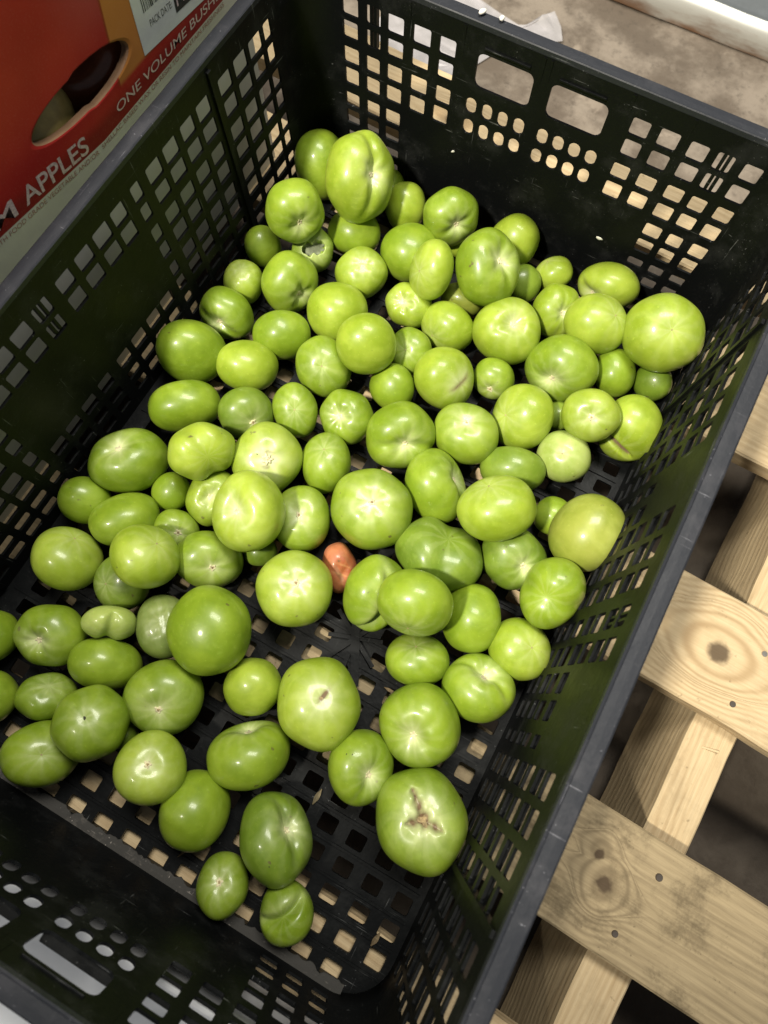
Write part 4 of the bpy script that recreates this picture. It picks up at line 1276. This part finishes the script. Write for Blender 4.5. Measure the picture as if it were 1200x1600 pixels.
# stuck-on label with bar code
LA = D(-5.4)
LY, LZ = .1550, .1660
def lab(u, v, x=BX):
    return (x, LY + u * cos(LA) - v * sin(LA), LZ + u * sin(LA) + v * cos(LA))
def lab_quad(name, rects, mat, dx, parent):
    vs, fs = [], []
    for (u0, u1, v0, v1) in rects:
        n = len(vs)
        vs += [lab(u0, v0, BX + dx), lab(u1, v0, BX + dx), lab(u1, v1, BX + dx), lab(u0, v1, BX + dx)]
        fs.append((n, n + 1, n + 2, n + 3))
    o = mesh_obj(name, vs, fs, mat, parent)
    if parent == AB: place_local(o, AB)
    return o
LBL = lab_quad('label', [(0, .085, 0, .060)], plain('white_label_paper', (0.70, 0.74, 0.70), .55, 0, 60, .04), .0002, AB)
rb = random.Random(5); u = .0085; bars = []
while u < .0330:
    w = rb.choice((.0003, .0005, .0008, .0011)); bars.append((u, u + w, .0210, .058)); u += w + rb.choice((.0004, .0006, .0009))
def on_label(o): o.parent = LBL; o.location = (0, 0, 0); return o
on_label(lab_quad('barcode', bars, M_INKB, .0003, LBL))
on_label(lab_quad('printed_block', [(.0365, .0750, .0065, .0330)], M_INKB, .0003, LBL))
def lab_text(text, u, v, w, h, mat, dx):
    p = lab(u, v)
    return on_label(lettering('lettering', text, p[1], p[2], w, LA, h, mat, LBL, .004, depth=dx))
lab_text('PACK DATE:', .0115, .0115, .0225, .0040, M_INKG, .0003)
lab_text('FEB', .0385, .0095, .0200, .0110, M_INKW, .00045)

# ------------------------------------------------------------------ white carton in front of the crate
WC = empty('white_carton', (-.02, -.42, PZ))
tag(WC, 'white carton standing against the near end wall of the crate, seen through its holes', 'carton')
M_BRIGHT = plain('white_gloss_card', (0.86, 0.87, 0.90), .45, 0, 30, .04)
bm = bmesh.new(); box(bm, -.30, .30, -.12, .1165, 0, .0665, .003)
o = bm_obj('carton_body', bm, M_BRIGHT, WC)
bm = bmesh.new(); box(bm, -.301, .301, -.003, .003, .0667, .0671)
bm_obj('packing_tape', bm, M_KRAFT, WC)

# ------------------------------------------------------------------ galvanised metal tray on the floor behind
M_GALV = plain('galvanised_metal', (0.50, 0.53, 0.54), 0.36, 0.75, 14, .18, 60)
def galv_band():
    m, nt, b = new_mat('rusty_galvanised_lip')
    c = coords(nt)
    sep = nt.nodes.new('ShaderNodeSeparateXYZ'); nt.links.new(c, sep.inputs[0])
    n = noise_n(nt, stretched(nt, c, 12, 40, 60), 1.0, 5, .65)
    f = math_n(nt, 'ADD', math_n(nt, 'MULTIPLY', n, .9), math_n(nt, 'MULTIPLY', sep.outputs[2], -14.0))
    col = mix_c(nt, ramp(nt, f, 0.15, 0.50), (0.62, 0.62, 0.58), (0.26, 0.15, 0.09))
    nt.links.new(col, b.inputs['Base Color'])
    b.inputs['Roughness'].default_value = .42; b.inputs['Metallic'].default_value = .35
    return m
MT = empty('metal_tray', (0.2, 1.0, -.150))
tag(MT, 'galvanised metal tray with rolled rusty edge on the floor at the top right', 'tray')
prof_ = [(.800, 0.002), (.7985, .012), (.7975, .022), (.7985, .030), (.802, .036), (.808, .0385), (.814, .0375), (.818, .0345), (.824, .0335), (.86, .0335), (1.25, .0335), (1.25, .002)]
vs, fs = [], []
NX = 40
for i in range(NX + 1):
    x = -.55 + 1.5 * i / NX
    for (y, z) in prof_:
        vs.append((x, y - 1.0 + .0012 * noise.noise(Vector((x * 9, y * 3, z * 40))), z + .0010 * noise.noise(Vector((x * 14, 7, z * 20)))))
m_ = len(prof_)
for i in range(NX):
    for j in range(m_ - 1):
        fs.append((i * m_ + j, (i + 1) * m_ + j, (i + 1) * m_ + j + 1, i * m_ + j + 1))
lipf = [f for f in fs if (f[0] % m_) < 5]; topf = [f for f in fs if (f[0] % m_) >= 5]
lo = mesh_obj('rolled_edge', vs, lipf, galv_band(), MT, True); lo.location = (0, 0, 0)
to_ = mesh_obj('tray_top', vs, topf, M_GALV, MT, True)

# ------------------------------------------------------------------ plastic film scrap and litter on the floor behind the crate
def film():
    m, nt, b = new_mat('cloudy_plastic_film')
    c = coords(nt)
    n = noise_n(nt, c, 22, 5, .6, .8)
    nt.links.new(mix_c(nt, ramp(nt, n, .35, .7), (.48, .46, .47), (.66, .63, .66)), b.inputs['Base Color'])
    b.inputs['Roughness'].default_value = .3
    b.inputs['Alpha'].default_value = .72
    return m
outline = [(-.119, .740), (-.1005, .719), (-.089, .699), (-.112, .683), (-.150, .655), (-.165, .620), (-.185, .570), (-.21, .545), (-.25, .53), (-.30, .56), (-.31, .62), (-.30, .70), (-.24, .722), (-.18, .704), (-.15, .696), (-.137, .702)]
bm = bmesh.new()
cen = (-.19, .62)
R_ = 14
rows_ = []
for r in range(1, R_ + 1):
    row = []
    for (x, y) in outline:
        px, py = cen[0] + (x - cen[0]) * r / R_, cen[1] + (y - cen[1]) * r / R_
        z = -.146 + .006 * abs(noise.noise(Vector((px * 24, py * 24, 2)))) + .003 * noise.noise(Vector((px * 70, py * 70, 1)))
        row.append(bm.verts.new((px, py, z)))
    rows_.append(row)
c0 = bm.verts.new((*cen, -.142)); L = len(outline)
for k in range(L): bm.faces.new((c0, rows_[0][k], rows_[0][(k + 1) % L]))
for a in range(R_ - 1):
    for k in range(L): bm.faces.new((rows_[a][k], rows_[a + 1][k], rows_[a + 1][(k + 1) % L], rows_[a][(k + 1) % L]))
o = bm_obj('plastic_scrap', bm, film(), smooth=False)
tag(o, 'crumpled cloudy plastic film with a pointed corner on the floor behind the crate', 'plastic scrap')

M_CRUMB = plain('pale_crumb', (.78, .76, .68), .6)
def crumb(loc, s, label, cat='crumb', mat=None):
    bm = bmesh.new(); bmesh.ops.create_icosphere(bm, subdivisions=2, radius=1.0)
    for v in bm.verts:
        v.co *= 1 + .3 * noise.noise(v.co * 1.7 + Vector(loc) * 90)
        v.co = Vector((v.co.x * s[0], v.co.y * s[1], v.co.z * s[2]))
    o = bm_obj('crumb', bm, mat or M_CRUMB, smooth=True); o.location = loc; o.rotation_euler = (0, 0, loc[0] * 40)
    tag(o, label, cat); return o
crumb((-.0530, HYT + .0075, H + .0022), (.0030, .0018, .0015), 'white crumb on the back rim of the crate, the left one of a pair')
crumb((-.0395, HYT + .0088, H + .0020), (.0024, .0018, .0013), 'white crumb on the back rim of the crate, the right one of a pair')
crumb((.055, .672, -.147), (.003, .004, .002), 'white speck of litter on the floor behind the crate')
crumb((.178, -.290, PZ + .003), (.003, .002, .002), 'pale crumb by the near foot of the crate')

crumb((.0785, .2838, .0395), (.0030, .0008, .0016), 'white fleck stuck on the dark back wall, the larger one on the right')
crumb((-.0560, .2845, .0600), (.0024, .0008, .0012), 'tiny pale fleck stuck on the dark back wall, the left one')

M_LEAF = plain('dry_leaf', (.16, .115, .06), .8, 0, 200, .4)
M_LEAFP = plain('dry_straw', (.20, .16, .09), .8, 0, 200, .3)
rl = random.Random(12)
for k, (x, y) in enumerate(((-.052, .188), (.004, .046), (-.012, .034), (.148, .128), (.166, -.245), (.060, -.140), (-.060, -.238),
                            (.078, -.060), (.126, -.140), (.090, -.190), (-.150, -.120), (-.030, -.205), (.140, .100), (.030, -.262), (.100, -.105))):
    bm = bmesh.new()
    L = rl.uniform(.0025, .006); w = L * rl.uniform(.12, .45)
    n = 7; row = []
    for i in range(n + 1):
        u = i / n
        ww = w * sin(pi * min(max(u, .06), .94)) * (1 + .4 * noise.noise(Vector((k, u * 9, 3))))
        zz = .0009 + .0016 * sin(pi * u) * rl.uniform(.5, 1)
        row.append((bm.verts.new((L * (u - .5) * 2, ww, zz)), bm.verts.new((L * (u - .5) * 2, 0, zz - .0006)), bm.verts.new((L * (u - .5) * 2, -ww, zz))))
    for i in range(n):
        for j in range(2):
            bm.faces.new((row[i][j], row[i + 1][j], row[i + 1][j + 1], row[i][j + 1]))
    o = bm_obj('dry_leaf_bit', bm, M_LEAF if k % 3 else M_LEAFP)
    o.location = (x, y, .0008); o.rotation_euler = (rl.uniform(-.1, .1), rl.uniform(-.1, .1), rl.uniform(0, 6.28))
    tag(o, 'small dry brown leaf crumb on the mesh floor of the crate', 'leaf bit', 'dry leaf crumbs on the crate floor')
